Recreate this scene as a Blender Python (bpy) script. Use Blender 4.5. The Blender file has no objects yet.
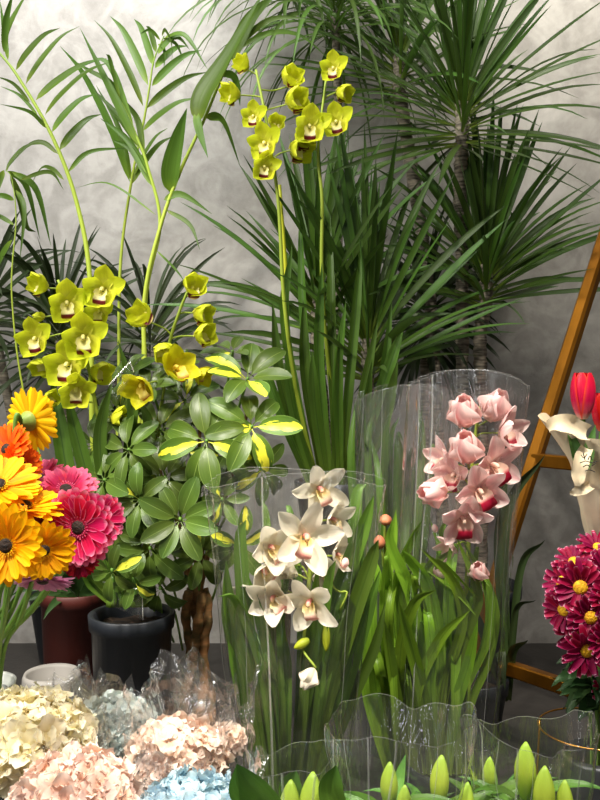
import bpy, math, random
from mathutils import Vector, Matrix, noise
R = math.radians
S = bpy.context.scene
COL = S.collection
random.seed(7)
U = random.uniform

# ------------------------------------------------------------------ camera
F = 858.0; PITCH = R(1.5); CH = .78
cp, sp = math.cos(PITCH), math.sin(PITCH)
cd = bpy.data.cameras.new('camera'); cam = bpy.data.objects.new('camera', cd); COL.objects.link(cam)
cam.location = (0, 0, CH); cam.rotation_euler = (R(90) - PITCH, 0, 0)
cd.sensor_fit = 'VERTICAL'; cd.sensor_height = 24; cd.lens = 24 * F / 800; cd.clip_start = .05
S.camera = cam
FWD = Vector((0, cp, -sp)); UPV = Vector((0, sp, cp))

def P(px, py, y):
    d = Vector(((px - 300) / F, 0, 0)) + FWD + UPV * ((400 - py) / F)
    return Vector((0, 0, CH)) + d * (y / d.y)

def mpp(p):                       # metres per pixel at a point
    return (p - Vector((0, 0, CH))).dot(FWD) / F

# ------------------------------------------------------------------ tags
def tag(o, label=None, cat=None, group=None, kind=None):
    if label: o['label'] = label
    if cat: o['category'] = cat
    if group: o['group'] = group
    if kind: o['kind'] = kind
    return o

def empty(name, loc, label, cat, group=None):
    o = bpy.data.objects.new(name, None); COL.objects.link(o)
    o.location = loc; o.empty_display_size = .05
    return tag(o, label, cat, group)

# ------------------------------------------------------------------ mesh builder
class MB:
    def __init__(s): s.v = []; s.f = []; s.uv = []; s.r = []
    def vert(s, p, uv=(0, 0), r=.5):
        s.v.append(tuple(p)); s.uv.append(uv); s.r.append(r); return len(s.v) - 1
    def grid(s, rows, r=.5, closed=False, vs=None):
        # rows: list of lists of points; u across, v along
        n = len(rows); idx = []
        for i, row in enumerate(rows):
            m = len(row); v = i / (n - 1) if vs is None else vs[i]
            idx.append([s.vert(p, (j / (m if closed else m - 1), v), r) for j, p in enumerate(row)])
        for i in range(n - 1):
            a, b = idx[i], idx[i + 1]; m = len(a)
            for j in range(m if closed else m - 1):
                k = (j + 1) % m
                s.f.append((a[j], a[k], b[k], b[j]))
        return idx
    def mesh(s, name, mat, smooth=True, origin=None):
        me = bpy.data.meshes.new(name)
        o = Vector(origin) if origin is not None else Vector((0, 0, 0))
        me.from_pydata([tuple(Vector(p) - o) for p in s.v], [], s.f)
        uvl = me.uv_layers.new(name='UVMap')
        for l in me.loops: uvl.data[l.index].uv = s.uv[l.vertex_index]
        at = me.attributes.new('rnd', 'FLOAT', 'POINT')
        for i, x in enumerate(s.r): at.data[i].value = x
        if smooth:
            for p in me.polygons: p.use_smooth = True
        me.materials.append(mat)
        return me
    def build(s, name, mat, parent=None, smooth=True, origin=None):
        # vertices are in world space; parents carry no rotation
        if parent is not None:
            wl = Vector(parent.location)
            q = parent.parent
            while q is not None: wl += Vector(q.location); q = q.parent
            me = s.mesh(name, mat, smooth, wl)
            o = bpy.data.objects.new(name, me); COL.objects.link(o); o.parent = parent
        else:
            og = Vector(origin) if origin is not None else Vector(s.v[0])
            me = s.mesh(name, mat, smooth, og)
            o = bpy.data.objects.new(name, me); COL.objects.link(o); o.location = og
        return o

def catmull(pts, n):
    pts = [Vector(p) for p in pts]
    if len(pts) == 2: pts = [pts[0], pts[0].lerp(pts[1], .5), pts[1]]
    ext = [2 * pts[0] - pts[1]] + pts + [2 * pts[-1] - pts[-2]]
    out = []; m = len(pts) - 1
    for i in range(n):
        t = i / (n - 1) * m; k = min(int(t), m - 1); t -= k
        a, b, c, d = ext[k:k + 4]
        out.append(.5 * ((2 * b) + (c - a) * t + (2 * a - 5 * b + 4 * c - d) * t * t + (3 * b - a - 3 * c + d) * t ** 3))
    return out

def strap_prof(t, base=.55):       # long leaf: narrower at the base, pointed tip
    w = base + (1 - base) * min(1, t * 3)
    if t > .6: w *= max(0.02, (1 - ((t - .6) / .4) ** 1.8))
    return w
def ell_prof(t):
    return max(.03, math.sin(math.pi * min(1, t ** .8 * .98 + .02)) ** .8)
def lance(t):
    return max(.03, math.sin(math.pi * (t ** .6)) ** .9) if t < 1 else .02

def sweep_leaf(mb, line, W, prof, fold=.25, hint=None, cross=2, wave=0, rnd=None, twist=0):
    rnd = random.random() if rnd is None else rnd
    n = len(line); rows = []
    hint = Vector(hint) if hint is not None else Vector((0, -.6, .8))
    side = None; ph = U(0, 6)
    for i, p in enumerate(line):
        d = (line[min(i + 1, n - 1)] - line[max(i - 1, 0)]).normalized()
        if side is None:
            side = d.cross(hint)
            if side.length < .05: side = d.cross(Vector((1, .3, 0)))
        else:
            side = side - d * side.dot(d)
        side.normalize(); nn = side.cross(d).normalized()
        t = i / (n - 1); w = W * .5 * prof(t)
        s2 = side; n2 = nn
        if twist:
            a = twist * t; s2 = side * math.cos(a) + nn * math.sin(a); n2 = nn * math.cos(a) - side * math.sin(a)
        row = []
        for j in range(-cross, cross + 1):
            x = j / cross
            off = n2 * (w * fold * 2 * (abs(x) if cross < 3 else x * x))
            if wave and abs(j) == cross: off += n2 * math.sin(ph + t * 14 + j) * wave
            row.append(p + s2 * (x * w) + off)
        rows.append(row)
    mb.grid(rows, rnd)

def grow(base, d, L, droop, n=9):
    d = Vector(d).normalized(); p = Vector(base); out = [p.copy()]; ds = L / (n - 1)
    for i in range(n - 1):
        d = (d + Vector((0, 0, -droop * (.35 + i / n) / n * 2))).normalized()
        p = p + d * ds; out.append(p.copy())
    return out

def tube(mb, pts, rad, n=8, segs=None, rnd=None, caps=True):
    segs = segs or max(4, len(pts) * 4)
    line = catmull(pts, segs); side = None; rows = []
    rf = rad if callable(rad) else (lambda t: rad)
    for i, p in enumerate(line):
        d = (line[min(i + 1, segs - 1)] - line[max(i - 1, 0)]).normalized()
        if side is None:
            side = d.cross(Vector((.2, 1, .1)))
        side = (side - d * side.dot(d)).normalized(); b = d.cross(side)
        r = rf(i / (segs - 1))
        rows.append([p + (side * math.cos(2 * math.pi * k / n) + b * math.sin(2 * math.pi * k / n)) * r for k in range(n)])
    idx = mb.grid(rows, .5 if rnd is None else rnd, closed=True)
    if caps:
        mb.f.append(tuple(idx[0][::-1])); mb.f.append(tuple(idx[-1]))

def lathe(mb, c, prof, n=32, sq=None, rnd=.5):
    c = Vector(c); rows = []
    for r, z in prof:
        rows.append([c + Vector((r * math.cos(2 * math.pi * k / n), r * math.sin(2 * math.pi * k / n), z)) for k in range(n)])
    mb.grid(rows, rnd, closed=True)

def bar(mb, a, b, w, h, up=(0, 0, 1), bev=.12):
    # bevelled rectangular bar from a to b
    a, b = Vector(a), Vector(b); d = (b - a).normalized(); s = d.cross(Vector(up)).normalized(); u = s.cross(d)
    c = min(w, h) * bev; pr = []
    for sx, sy in ((1, 1), (-1, 1), (-1, -1), (1, -1)):
        p1 = (sx * w / 2, sy * (h / 2 - c)); p2 = (sx * (w / 2 - c), sy * h / 2)
        pr += [p1, p2] if sx * sy > 0 else [p2, p1]
    rows = [[q + s * x + u * y for x, y in pr] for q in (a, b)]
    idx = mb.grid(rows, .5, closed=True)
    mb.f.append(tuple(idx[0][::-1])); mb.f.append(tuple(idx[-1]))

# ------------------------------------------------------------------ materials
def srgb(c):
    return tuple((x / 255 / 12.92) if x <= 10 else ((x / 255 + .055) / 1.055) ** 2.4 for x in c) + (1,)

class NT:
    def __init__(s, name):
        s.m = bpy.data.materials.new(name); s.m.use_nodes = True
        s.t = s.m.node_tree; s.t.nodes.clear()
        s.out = s.n('ShaderNodeOutputMaterial')
    def n(s, ty, **k):
        x = s.t.nodes.new(ty)
        for a, b in k.items():
            if a.startswith('i_'):
                a = a[2:]; x.inputs[int(a) if a.isdigit() else a.replace('_', ' ')].default_value = b
            else: setattr(x, a, b)
        return x
    def l(s, a, b): s.t.links.new(a, b)
    def math(s, op, a, b=None, clamp=False):
        x = s.n('ShaderNodeMath', operation=op, use_clamp=clamp)
        for i, q in enumerate((a, b)):
            if q is None: continue
            if isinstance(q, (int, float)): x.inputs[i].default_value = q
            else: s.l(q, x.inputs[i])
        return x.outputs[0]
    def ramp(s, fac, stops):
        x = s.n('ShaderNodeValToRGB'); e = x.color_ramp.elements
        while len(e) > 1: e.remove(e[-1])
        e[0].position = stops[0][0]; e[0].color = srgb(stops[0][1])
        for p, c in stops[1:]:
            k = e.new(p); k.color = srgb(c)
        s.l(fac, x.inputs[0]); return x.outputs[0]
    def mix(s, fac, a, b, blend='MIX'):
        x = s.n('ShaderNodeMix', data_type='RGBA', blend_type=blend)
        for i, q in ((0, fac), (6, a), (7, b)):
            if isinstance(q, (int, float)): x.inputs[i].default_value = q
            elif isinstance(q, tuple): x.inputs[i].default_value = q
            else: s.l(q, x.inputs[i])
        return x.outputs[2]
    def uv(s):
        x = s.n('ShaderNodeSeparateXYZ'); t = s.n('ShaderNodeUVMap', uv_map='UVMap'); s.l(t.outputs[0], x.inputs[0]); return t.outputs[0], x.outputs[0], x.outputs[1]

def plant_mat(name, vstops, rough=.45, transl=.25, spec=.3, var=.35, streak=.25, streak_n=18, edge=None, edge_pos=.7, variegate=None, mid=None, noise_s=0, uvw=2.0):
    N = NT(name); uvv, u, v = N.uv()
    c = N.ramp(v, vstops)
    rn = N.n('ShaderNodeAttribute', attribute_name='rnd').outputs[2]
    au = N.math('ABSOLUTE', N.math('SUBTRACT', N.math('MULTIPLY', u, 2.0), 1.0))
    mp = N.n('ShaderNodeMapping'); mp.inputs['Scale'].default_value = (streak_n, uvw, 1); N.l(uvv, mp.inputs[0])
    cb = N.n('ShaderNodeCombineXYZ'); N.l(N.math('MULTIPLY', rn, 37.0), cb.inputs[2]); N.l(cb.outputs[0], mp.inputs['Location'])
    nz = N.n('ShaderNodeTexNoise', i_Scale=1.0, i_Detail=2.0); N.l(mp.outputs[0], nz.inputs[0])
    if mid: c = N.mix(N.math('MULTIPLY', N.math('SUBTRACT', 1.0, N.math('MULTIPLY', au, mid[1]), True), mid[2]), c, srgb(mid[0]))
    if edge:
        mr = N.n('ShaderNodeMapRange', interpolation_type='SMOOTHSTEP'); mr.inputs[1].default_value = edge_pos; mr.inputs[2].default_value = 1.0
        N.l(au, mr.inputs[0]); c = N.mix(mr.outputs[0], c, srgb(edge))
    if variegate:
        col, thr, width = variegate
        mp2 = N.n('ShaderNodeMapping'); mp2.inputs['Scale'].default_value = (5, 3, 1); N.l(uvv, mp2.inputs[0]); N.l(cb.outputs[0], mp2.inputs['Location'])
        n2 = N.n('ShaderNodeTexNoise', i_Scale=1.0, i_Detail=3.0); N.l(mp2.outputs[0], n2.inputs[0])
        k = N.math('SUBTRACT', N.math('MULTIPLY', n2.outputs[0], 1.2), N.math('MULTIPLY', au, width))
        k = N.math('MULTIPLY', N.math('SUBTRACT', k, .22), 9.0, True)
        k = N.math('MULTIPLY', k, N.math('GREATER_THAN', rn, thr))
        c = N.mix(k, c, srgb(col))
    st = N.math('ADD', N.math('MULTIPLY', N.math('SUBTRACT', nz.outputs[0], .5), streak * 2), 1.0)
    vv = N.math('MULTIPLY', st, N.math('ADD', N.math('MULTIPLY', rn, var), 1 - var / 2))
    hs = N.n('ShaderNodeHueSaturation'); N.l(c, hs.inputs['Color']); N.l(vv, hs.inputs['Value'])
    N.l(N.math('ADD', N.math('MULTIPLY', rn, .02), .49), hs.inputs['Hue']); c = hs.outputs[0]
    b = N.n('ShaderNodeBsdfPrincipled', i_Roughness=rough); b.inputs['Specular IOR Level'].default_value = spec
    N.l(c, b.inputs['Base Color'])
    bp = N.n('ShaderNodeBump', i_Strength=.25, i_Distance=.002); N.l(nz.outputs[0], bp.inputs['Height']); N.l(bp.outputs[0], b.inputs['Normal'])
    tr = N.n('ShaderNodeBsdfTranslucent'); N.l(c, tr.inputs[0])
    ms = N.n('ShaderNodeMixShader'); ms.inputs[0].default_value = transl
    N.l(b.outputs[0], ms.inputs[1]); N.l(tr.outputs[0], ms.inputs[2]); N.l(ms.outputs[0], N.out.inputs[0])
    return N.m

def solid(name, c, rough=.5, metal=0, spec=.5, nscale=0, namt=.15, bump=0, c2=None, detail=5.0, stretch=(1, 1, 1)):
    N = NT(name); b = N.n('ShaderNodeBsdfPrincipled', i_Roughness=rough, i_Metallic=metal); b.inputs['Specular IOR Level'].default_value = spec
    tc = N.n('ShaderNodeTexCoord'); mp = N.n('ShaderNodeMapping'); mp.inputs['Scale'].default_value = stretch; N.l(tc.outputs['Object'], mp.inputs[0])
    nz = N.n('ShaderNodeTexNoise', i_Scale=nscale or 20.0, i_Detail=detail); N.l(mp.outputs[0], nz.inputs[0])
    c2 = c2 or tuple(int(x * (1 - namt)) for x in c)
    N.l(N.ramp(nz.outputs[0], [(.35, c), (.65, c2)]), b.inputs['Base Color'])
    if bump:
        bp = N.n('ShaderNodeBump', i_Strength=bump, i_Distance=.004); N.l(nz.outputs[0], bp.inputs['Height']); N.l(bp.outputs[0], b.inputs['Normal'])
    N.l(b.outputs[0], N.out.inputs[0]); return N.m

def film(name, base=.10, haze=.03, tint=(1, 1, 1), rough=.12, bump=.35, scale=9.0, stretch=(1, 1, .35)):
    N = NT(name)
    tc = N.n('ShaderNodeTexCoord'); mp = N.n('ShaderNodeMapping'); mp.inputs['Scale'].default_value = stretch; N.l(tc.outputs['Object'], mp.inputs[0])
    nz = N.n('ShaderNodeTexNoise', i_Scale=scale, i_Detail=4.0, i_Distortion=1.2); N.l(mp.outputs[0], nz.inputs[0])
    bp = N.n('ShaderNodeBump', i_Strength=bump, i_Distance=.03); N.l(nz.outputs[0], bp.inputs['Height'])
    lw = N.n('ShaderNodeLayerWeight', i_Blend=.08); N.l(bp.outputs[0], lw.inputs['Normal'])
    tr = N.n('ShaderNodeBsdfTransparent'); tr.inputs[0].default_value = tint + (1,)
    gl = N.n('ShaderNodeBsdfGlossy', i_Roughness=rough); N.l(bp.outputs[0], gl.inputs['Normal']); gl.inputs[0].default_value = (1, 1, 1, 1)
    df = N.n('ShaderNodeBsdfDiffuse'); df.inputs[0].default_value = (.8, .8, .78, 1)
    m1 = N.n('ShaderNodeMixShader'); m1.inputs[0].default_value = haze; N.l(tr.outputs[0], m1.inputs[1]); N.l(df.outputs[0], m1.inputs[2])
    fac = N.math('ADD', N.math('MULTIPLY', lw.outputs['Fresnel'], .8), base, True)
    m2 = N.n('ShaderNodeMixShader'); N.l(fac, m2.inputs[0]); N.l(m1.outputs[0], m2.inputs[1]); N.l(gl.outputs[0], m2.inputs[2])
    N.l(m2.outputs[0], N.out.inputs[0]); return N.m

M = {}
# foliage
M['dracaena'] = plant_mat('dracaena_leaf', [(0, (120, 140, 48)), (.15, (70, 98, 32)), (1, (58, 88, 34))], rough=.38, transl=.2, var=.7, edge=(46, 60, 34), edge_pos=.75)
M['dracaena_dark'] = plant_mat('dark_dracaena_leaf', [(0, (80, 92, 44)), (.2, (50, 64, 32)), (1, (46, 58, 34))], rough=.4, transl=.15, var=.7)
M['fountain'] = plant_mat('pale_arching_leaf', [(0, (84, 112, 44)), (1, (70, 98, 42))], rough=.4, transl=.25, var=.7)
M['areca'] = plant_mat('palm_leaflet', [(0, (120, 144, 44)), (.2, (88, 118, 38)), (1, (72, 104, 38))], rough=.4, transl=.35, var=.5, streak_n=9)
M['areca_stem'] = plant_mat('palm_stalk', [(0, (172, 186, 62)), (.6, (150, 172, 62)), (1, (112, 142, 60))], transl=0, var=.2)
M['strap_dark'] = plant_mat('dark_strap_leaf', [(0, (104, 126, 44)), (.3, (78, 108, 36)), (1, (70, 100, 36))], rough=.36, transl=.22, var=.6, streak_n=12, mid=((34, 60, 26), 9, .6))
M['strap'] = plant_mat('orchid_strap_leaf', [(0, (120, 144, 56)), (.3, (90, 120, 42)), (1, (84, 114, 40))], rough=.36, transl=.3, var=.55, streak_n=14, mid=((52, 88, 26), 9, .6))
M['strap_bright'] = plant_mat('bright_strap_leaf', [(0, (140, 160, 60)), (.3, (112, 144, 38)), (1, (108, 142, 40))], rough=.34, transl=.3, var=.6, streak_n=14, mid=((66, 104, 26), 9, .6))
M['schef'] = plant_mat('schefflera_leaf', [(0, (88, 112, 36)), (1, (68, 96, 34))], rough=.3, transl=.2, var=.55, streak=.12, variegate=((226, 220, 62), .58, .75), mid=((150, 172, 92), 22, .8), spec=.32, edge=(120, 146, 70), edge_pos=.93)
M['schef_plain'] = plant_mat('schefflera_green_leaf', [(0, (84, 104, 38)), (1, (64, 88, 34))], rough=.3, transl=.18, var=.6, streak=.12, variegate=((216, 212, 70), .93, .75), mid=((132, 156, 84), 22, .8), spec=.32, edge=(112, 138, 70), edge_pos=.93)
M['bark'] = solid('grey_ringed_bark', (158, 148, 130), .8, nscale=30, c2=(72, 66, 56), bump=.6, stretch=(1, 1, 6))
M['bark_brown'] = solid('brown_bark', (150, 104, 60), .8, nscale=26, c2=(84, 70, 34), bump=.8, stretch=(1, 1, 2.5))
M['spike'] = plant_mat('flower_stalk', [(0, (150, 168, 50)), (1, (140, 160, 60))], transl=.05, var=.2, streak=.1)
M['spike_yellow'] = plant_mat('yellow_flower_stalk', [(0, (206, 196, 30)), (1, (176, 184, 50))], transl=.05, var=.2, streak=.1)
M['stem'] = plant_mat('cut_stem', [(0, (150, 180, 92)), (.5, (112, 152, 62)), (1, (92, 132, 52))], transl=.1, var=.4, streak=.1)
M['soil'] = solid('potting_soil', (60, 44, 30), .95, nscale=60, c2=(28, 20, 14), bump=1)
M['pot_black'] = solid('black_plastic', (36, 40, 46), .42, nscale=8, c2=(28, 31, 36), spec=.5)
M['pot_red'] = solid('terracotta_plastic', (88, 34, 26), .5, nscale=8, c2=(70, 26, 20))
M['pot_grey'] = solid('grey_plaster_pot', (150, 146, 140), .6, nscale=8, c2=(134, 130, 124))
M['vase_white'] = solid('white_ceramic', (214, 216, 210), .3, nscale=4, c2=(200, 202, 198))
M['gold'] = solid('antique_gold_metal', (186, 122, 34), .3, metal=.8, nscale=14, c2=(142, 90, 22), bump=.08, stretch=(1, 1, .3))
M['gold_wire'] = solid('gold_wire_metal', (190, 140, 60), .3, metal=.9, nscale=14, c2=(160, 110, 40))
M['wood_dark'] = solid('dark_stained_wood', (58, 44, 34), .5, nscale=12, c2=(34, 26, 20), stretch=(6, 1, 1), bump=.2)
M['bucket'] = solid('bucket_metal', (70, 72, 74), .4, metal=.6, nscale=10, c2=(50, 50, 52))
M['film'] = film('clear_cellophane', base=.05, haze=.012, rough=.1, bump=.8, scale=14, stretch=(1, 1, .12))
M['film_back'] = film('hazy_cellophane', base=.045, haze=.03, rough=.12, bump=1.0, scale=18, stretch=(1, 1, .12))
M['film_crinkle'] = film('crinkled_cellophane', base=.13, haze=.02, rough=.07, bump=.4, scale=24, stretch=(1, 1, .8))
M['film_lily'] = film('bouquet_cellophane', base=.10, haze=.015, rough=.06, bump=.8, scale=10, stretch=(1, 1, .25))
M['seam_glint'] = film('cellophane_seam_glint', base=.25, haze=.25, rough=.15, bump=.2)  # whitish film for seams and edges, also for painted-in glare streaks
# flowers
def orchid_mats(k, vst, lip, col, **kw):
    M[k] = plant_mat(k + '_orchid_petal', vst, rough=.5, transl=.32, spec=.3, **kw)
    M[k + '_lip'] = plant_mat(k + '_orchid_lip', lip, rough=.5, transl=.15, spec=.3, var=.15, streak=.1)
    M[k + '_col'] = plant_mat(k + '_orchid_column', col, rough=.5, transl=.1, var=.1, streak=.05)
orchid_mats('green', [(0, (230, 228, 92)), (.5, (216, 222, 48)), (1, (210, 220, 46))], [(0, (226, 220, 120)), (.5, (240, 232, 170)), (.62, (240, 230, 176)), (.7, (98, 16, 30)), (.88, (104, 18, 34)), (.95, (226, 206, 130))],
            [(0, (226, 216, 110)), (1, (236, 228, 150))], var=.3, streak=.12, streak_n=14)
orchid_mats('yellow', [(0, (214, 196, 30)), (.5, (206, 198, 22)), (1, (196, 196, 30))], [(0, (230, 200, 60)), (.6, (236, 216, 110)), (.85, (150, 60, 30)), (1, (190, 120, 40))],
            [(0, (230, 200, 50)), (1, (236, 214, 90))], var=.3, streak=.14, streak_n=14)
orchid_mats('white', [(0, (236, 226, 196)), (.35, (240, 232, 212)), (1, (240, 232, 214))], [(0, (238, 214, 130)), (.35, (244, 226, 160)), (.6, (240, 216, 190)), (.8, (222, 140, 130)), (1, (236, 190, 176))],
            [(0, (226, 150, 130)), (.6, (226, 140, 136)), (1, (240, 200, 150))], var=.12, streak=.06, streak_n=12)
orchid_mats('pink', [(0, (250, 226, 214)), (.4, (250, 212, 206)), (1, (252, 228, 222))], [(0, (240, 210, 190)), (.4, (238, 200, 180)), (.42, (236, 170, 160)), (.52, (170, 22, 54)), (.95, (140, 10, 40)), (1, (220, 140, 150))],
            [(0, (240, 190, 180)), (1, (244, 216, 190))], var=.2, streak=.16, streak_n=16, mid=((228, 140, 148), 1.9, .55))
M['bud_green'] = plant_mat('green_bud_skin', [(0, (146, 162, 50)), (1, (178, 190, 40))], transl=.2, var=.2)
M['bud_orange'] = plant_mat('orange_bud_skin', [(0, (190, 140, 90)), (1, (216, 130, 96))], transl=.2, var=.2)
def gerb(k, st, **kw):
    M['ger_' + k] = plant_mat(k + '_gerbera_petal', st, rough=.55, transl=.3, spec=.2, var=.3, streak=.22, streak_n=7, **kw)
gerb('yellow', [(0, (236, 120, 10)), (.25, (248, 168, 6)), (1, (252, 196, 8))])
gerb('lemon', [(0, (236, 160, 8)), (.3, (246, 196, 10)), (1, (250, 206, 20))])
gerb('orange', [(0, (226, 90, 10)), (.4, (238, 92, 16)), (1, (244, 120, 26))])
gerb('magenta', [(0, (170, 10, 50)), (.6, (214, 16, 74)), (.85, (222, 40, 96)), (1, (244, 150, 180))], edge=(236, 110, 150), edge_pos=.8)
gerb('rose', [(0, (140, 16, 50)), (.6, (196, 36, 84)), (1, (226, 110, 146))])
gerb('crimson', [(0, (120, 6, 30)), (1, (160, 14, 44))])
gerb('mauve', [(0, (196, 110, 160)), (.5, (206, 130, 176)), (1, (214, 150, 190))])
M['disc_dark'] = solid('dark_flower_disc', (50, 30, 14), .8, nscale=260, c2=(22, 12, 8), bump=.8)
M['disc_yellow'] = solid('yellow_flower_disc', (236, 190, 16), .7, nscale=240, c2=(206, 140, 8), bump=.8)
M['calyx'] = plant_mat('green_calyx', [(0, (126, 150, 70)), (1, (140, 160, 70))], transl=.1)
M['mum'] = plant_mat('chrysanthemum_petal', [(0, (120, 6, 48)), (.8, (150, 10, 62)), (.95, (176, 50, 96)), (1, (232, 180, 200))], rough=.5, transl=.2, spec=.2, var=.4, edge=(190, 70, 120), edge_pos=.93, streak=.2, streak_n=6)
M['mum_leaf'] = plant_mat('chrysanthemum_leaf', [(0, (60, 88, 44)), (1, (44, 70, 38))], transl=.2, var=.4)
def hyd(k, a, b, c): M['hyd_' + k] = plant_mat(k + '_hydrangea_petal', [(0, a), (.5, b), (1, c)], rough=.6, transl=.3, spec=.2, var=.28, streak=.14, streak_n=5)
hyd('cream', (232, 216, 150), (246, 234, 192), (250, 244, 220))
hyd('blue', (150, 188, 208), (180, 210, 224), (206, 226, 232))
hyd('ice', (176, 196, 196), (200, 212, 210), (214, 222, 218))
hyd('peach', (226, 178, 152), (240, 206, 188), (246, 226, 214))
hyd('blush', (230, 190, 164), (242, 216, 198), (248, 230, 216))
hyd('orange', (220, 150, 110), (230, 170, 130), (236, 186, 150))
M['tulip'] = plant_mat('tulip_petal', [(0, (236, 206, 180)), (.15, (226, 90, 110)), (.4, (206, 20, 74)), (1, (214, 24, 50))], rough=.35, transl=.25, var=.15, streak=.16, streak_n=10, edge=(232, 72, 48), edge_pos=.6)
M['tulip_red'] = plant_mat('red_tulip_petal', [(0, (226, 120, 90)), (.3, (206, 24, 40)), (1, (214, 30, 36))], rough=.35, transl=.25, var=.15, streak=.16, streak_n=10)
M['tulip_leaf'] = plant_mat('tulip_leaf', [(0, (120, 160, 90)), (1, (72, 124, 56))], transl=.3, var=.3)
M['paper'] = solid('cream_newsprint', (226, 210, 180), .85, nscale=14, c2=(206, 188, 156), bump=.3)
M['ink'] = solid('black_print', (40, 34, 30), .8, nscale=10)
M['lily_bud'] = plant_mat('lily_bud_skin', [(0, (132, 168, 50)), (.5, (186, 206, 72)), (1, (156, 190, 70))], rough=.35, transl=.3, var=.2, streak=.18, streak_n=9)
M['lily_leaf'] = plant_mat('lily_leaf', [(0, (100, 136, 48)), (1, (66, 108, 42))], rough=.35, transl=.25, var=.5, streak_n=10)
M['moss'] = plant_mat('dark_bushy_leaf', [(0, (52, 76, 34)), (1, (46, 70, 34))], transl=.2, var=.6)

# concrete wall & floor
def concrete(name, a, b, c):
    N = NT(name); tc = N.n('ShaderNodeTexCoord')
    n1 = N.n('ShaderNodeTexNoise', i_Scale=2.2, i_Detail=8.0, i_Roughness=.62, i_Distortion=.6); N.l(tc.outputs['Object'], n1.inputs[0])
    n2 = N.n('ShaderNodeTexNoise', i_Scale=14.0, i_Detail=8.0, i_Roughness=.7); N.l(tc.outputs['Object'], n2.inputs[0])
    n3 = N.n('ShaderNodeTexNoise', i_Scale=7.0, i_Detail=3.0, i_Distortion=2.5); N.l(tc.outputs['Object'], n3.inputs[0])
    col = N.ramp(n1.outputs[0], [(.3, a), (.52, b), (.72, c)])
    col = N.mix(.35, col, N.ramp(n2.outputs[0], [(.3, a), (.7, c)]))
    col = N.mix(.22, col, N.ramp(n3.outputs[0], [(.4, a), (.6, c)]))
    bs = N.n('ShaderNodeBsdfPrincipled'); N.l(col, bs.inputs['Base Color'])
    N.l(N.math('ADD', N.math('MULTIPLY', n1.outputs[0], .3), .38), bs.inputs['Roughness'])
    bp = N.n('ShaderNodeBump', i_Strength=.25, i_Distance=.01); N.l(n2.outputs[0], bp.inputs['Height']); N.l(bp.outputs[0], bs.inputs['Normal'])
    N.l(bs.outputs[0], N.out.inputs[0]); return N.m
M['wall'] = concrete('polished_concrete_wall', (116, 113, 108), (148, 144, 138), (194, 191, 186))
M['floor'] = concrete('dark_concrete_floor', (36, 34, 32), (46, 43, 40), (56, 52, 49))

WY = 2.5
def box(name, mat, lo, hi):
    mb = MB(); lo, hi = Vector(lo), Vector(hi)
    q = [(lo.x, lo.y), (hi.x, lo.y), (hi.x, hi.y), (lo.x, hi.y)]
    i = [mb.vert((x, y, lo.z)) for x, y in q] + [mb.vert((x, y, hi.z)) for x, y in q]
    mb.f += [(3, 2, 1, 0), (4, 5, 6, 7)] + [(k, (k + 1) % 4, 4 + (k + 1) % 4, 4 + k) for k in range(4)]
    return tag(mb.build(name, mat, smooth=False, origin=(lo + hi) / 2), kind='structure')
box('wall_back', M['wall'], (-2.2, WY, 0), (2.2, WY + .1, 2.7))
box('floor', M['floor'], (-2.2, -1.2, -.08), (2.2, WY + .1, 0))

# ------------------------------------------------------------------ pots
def pot(parent, c, r, h, mat, rim=.012, taper=.74, soil=True, name='pot', ribs=False):
    mb = MB(); rb = r * taper
    pr = [(0.001, 0), (rb * .96, 0), (rb, .006), (r * .97, h - .032), (r + .002, h - .03), (r + .004, h - .002), (r + .001, h), (r - .006, h - .002), (r - .009, h - .035), (r * .8, h - .06)]
    lathe(mb, c, pr, 40)
    o = mb.build(name, mat, parent)
    if soil:
        mb = MB(); n = 24; rows = []
        for k in range(7):
            rr = (r - .01) * k / 6 + .001
            rows.append([Vector(c) + Vector((rr * math.cos(a), rr * math.sin(a), h - .028 + .006 * noise.noise(Vector((rr * 60, a * 3, 0))))) for a in [2 * math.pi * j / n for j in range(n)]])
        mb.grid(rows, .5, closed=True); mb.build('soil', M['soil'], parent)
    return o

# ------------------------------------------------------------------ generic rosette leaves
def rosette(mb, c, n, L, W, el=(-10, 85), droop=(.1, .5), axis=(0, 0, 1), az=(0, 360), avoid=WY - .02, Lvar=.2):
    c = Vector(c); ax = Vector(axis).normalized(); q = ax.to_track_quat('Z', 'Y')
    for i in range(n):
        a = R(az[0] + (az[1] - az[0]) * ((i * .618034) % 1)); e = R(el[0] + (el[1] - el[0]) * (i + .5) / n + U(-6, 6))
        d = q @ Vector((math.cos(a) * math.cos(e), math.sin(a) * math.cos(e), math.sin(e)))
        ln = L * U(1 - Lvar, 1 + Lvar * .5)
        line = grow(c + d * .01 + ax * (.13 * i / n - .07 + U(-.01, .01)), (d + Vector((U(-.18, .18), U(-.18, .18), U(-.1, .15)))).normalized(), ln, U(*droop), 9)
        # keep off the wall: bend the tips back along it
        for p in line:
            if p.y > avoid - .05: p.y = avoid - .05 + .05 * math.tanh((p.y - avoid + .05) * 1.5) * .8
        sweep_leaf(mb, line, W * U(.8, 1.15), strap_prof, fold=.22, hint=(U(-.4, .4), -.7, .7), cross=1, twist=U(-.5, .5))

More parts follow.
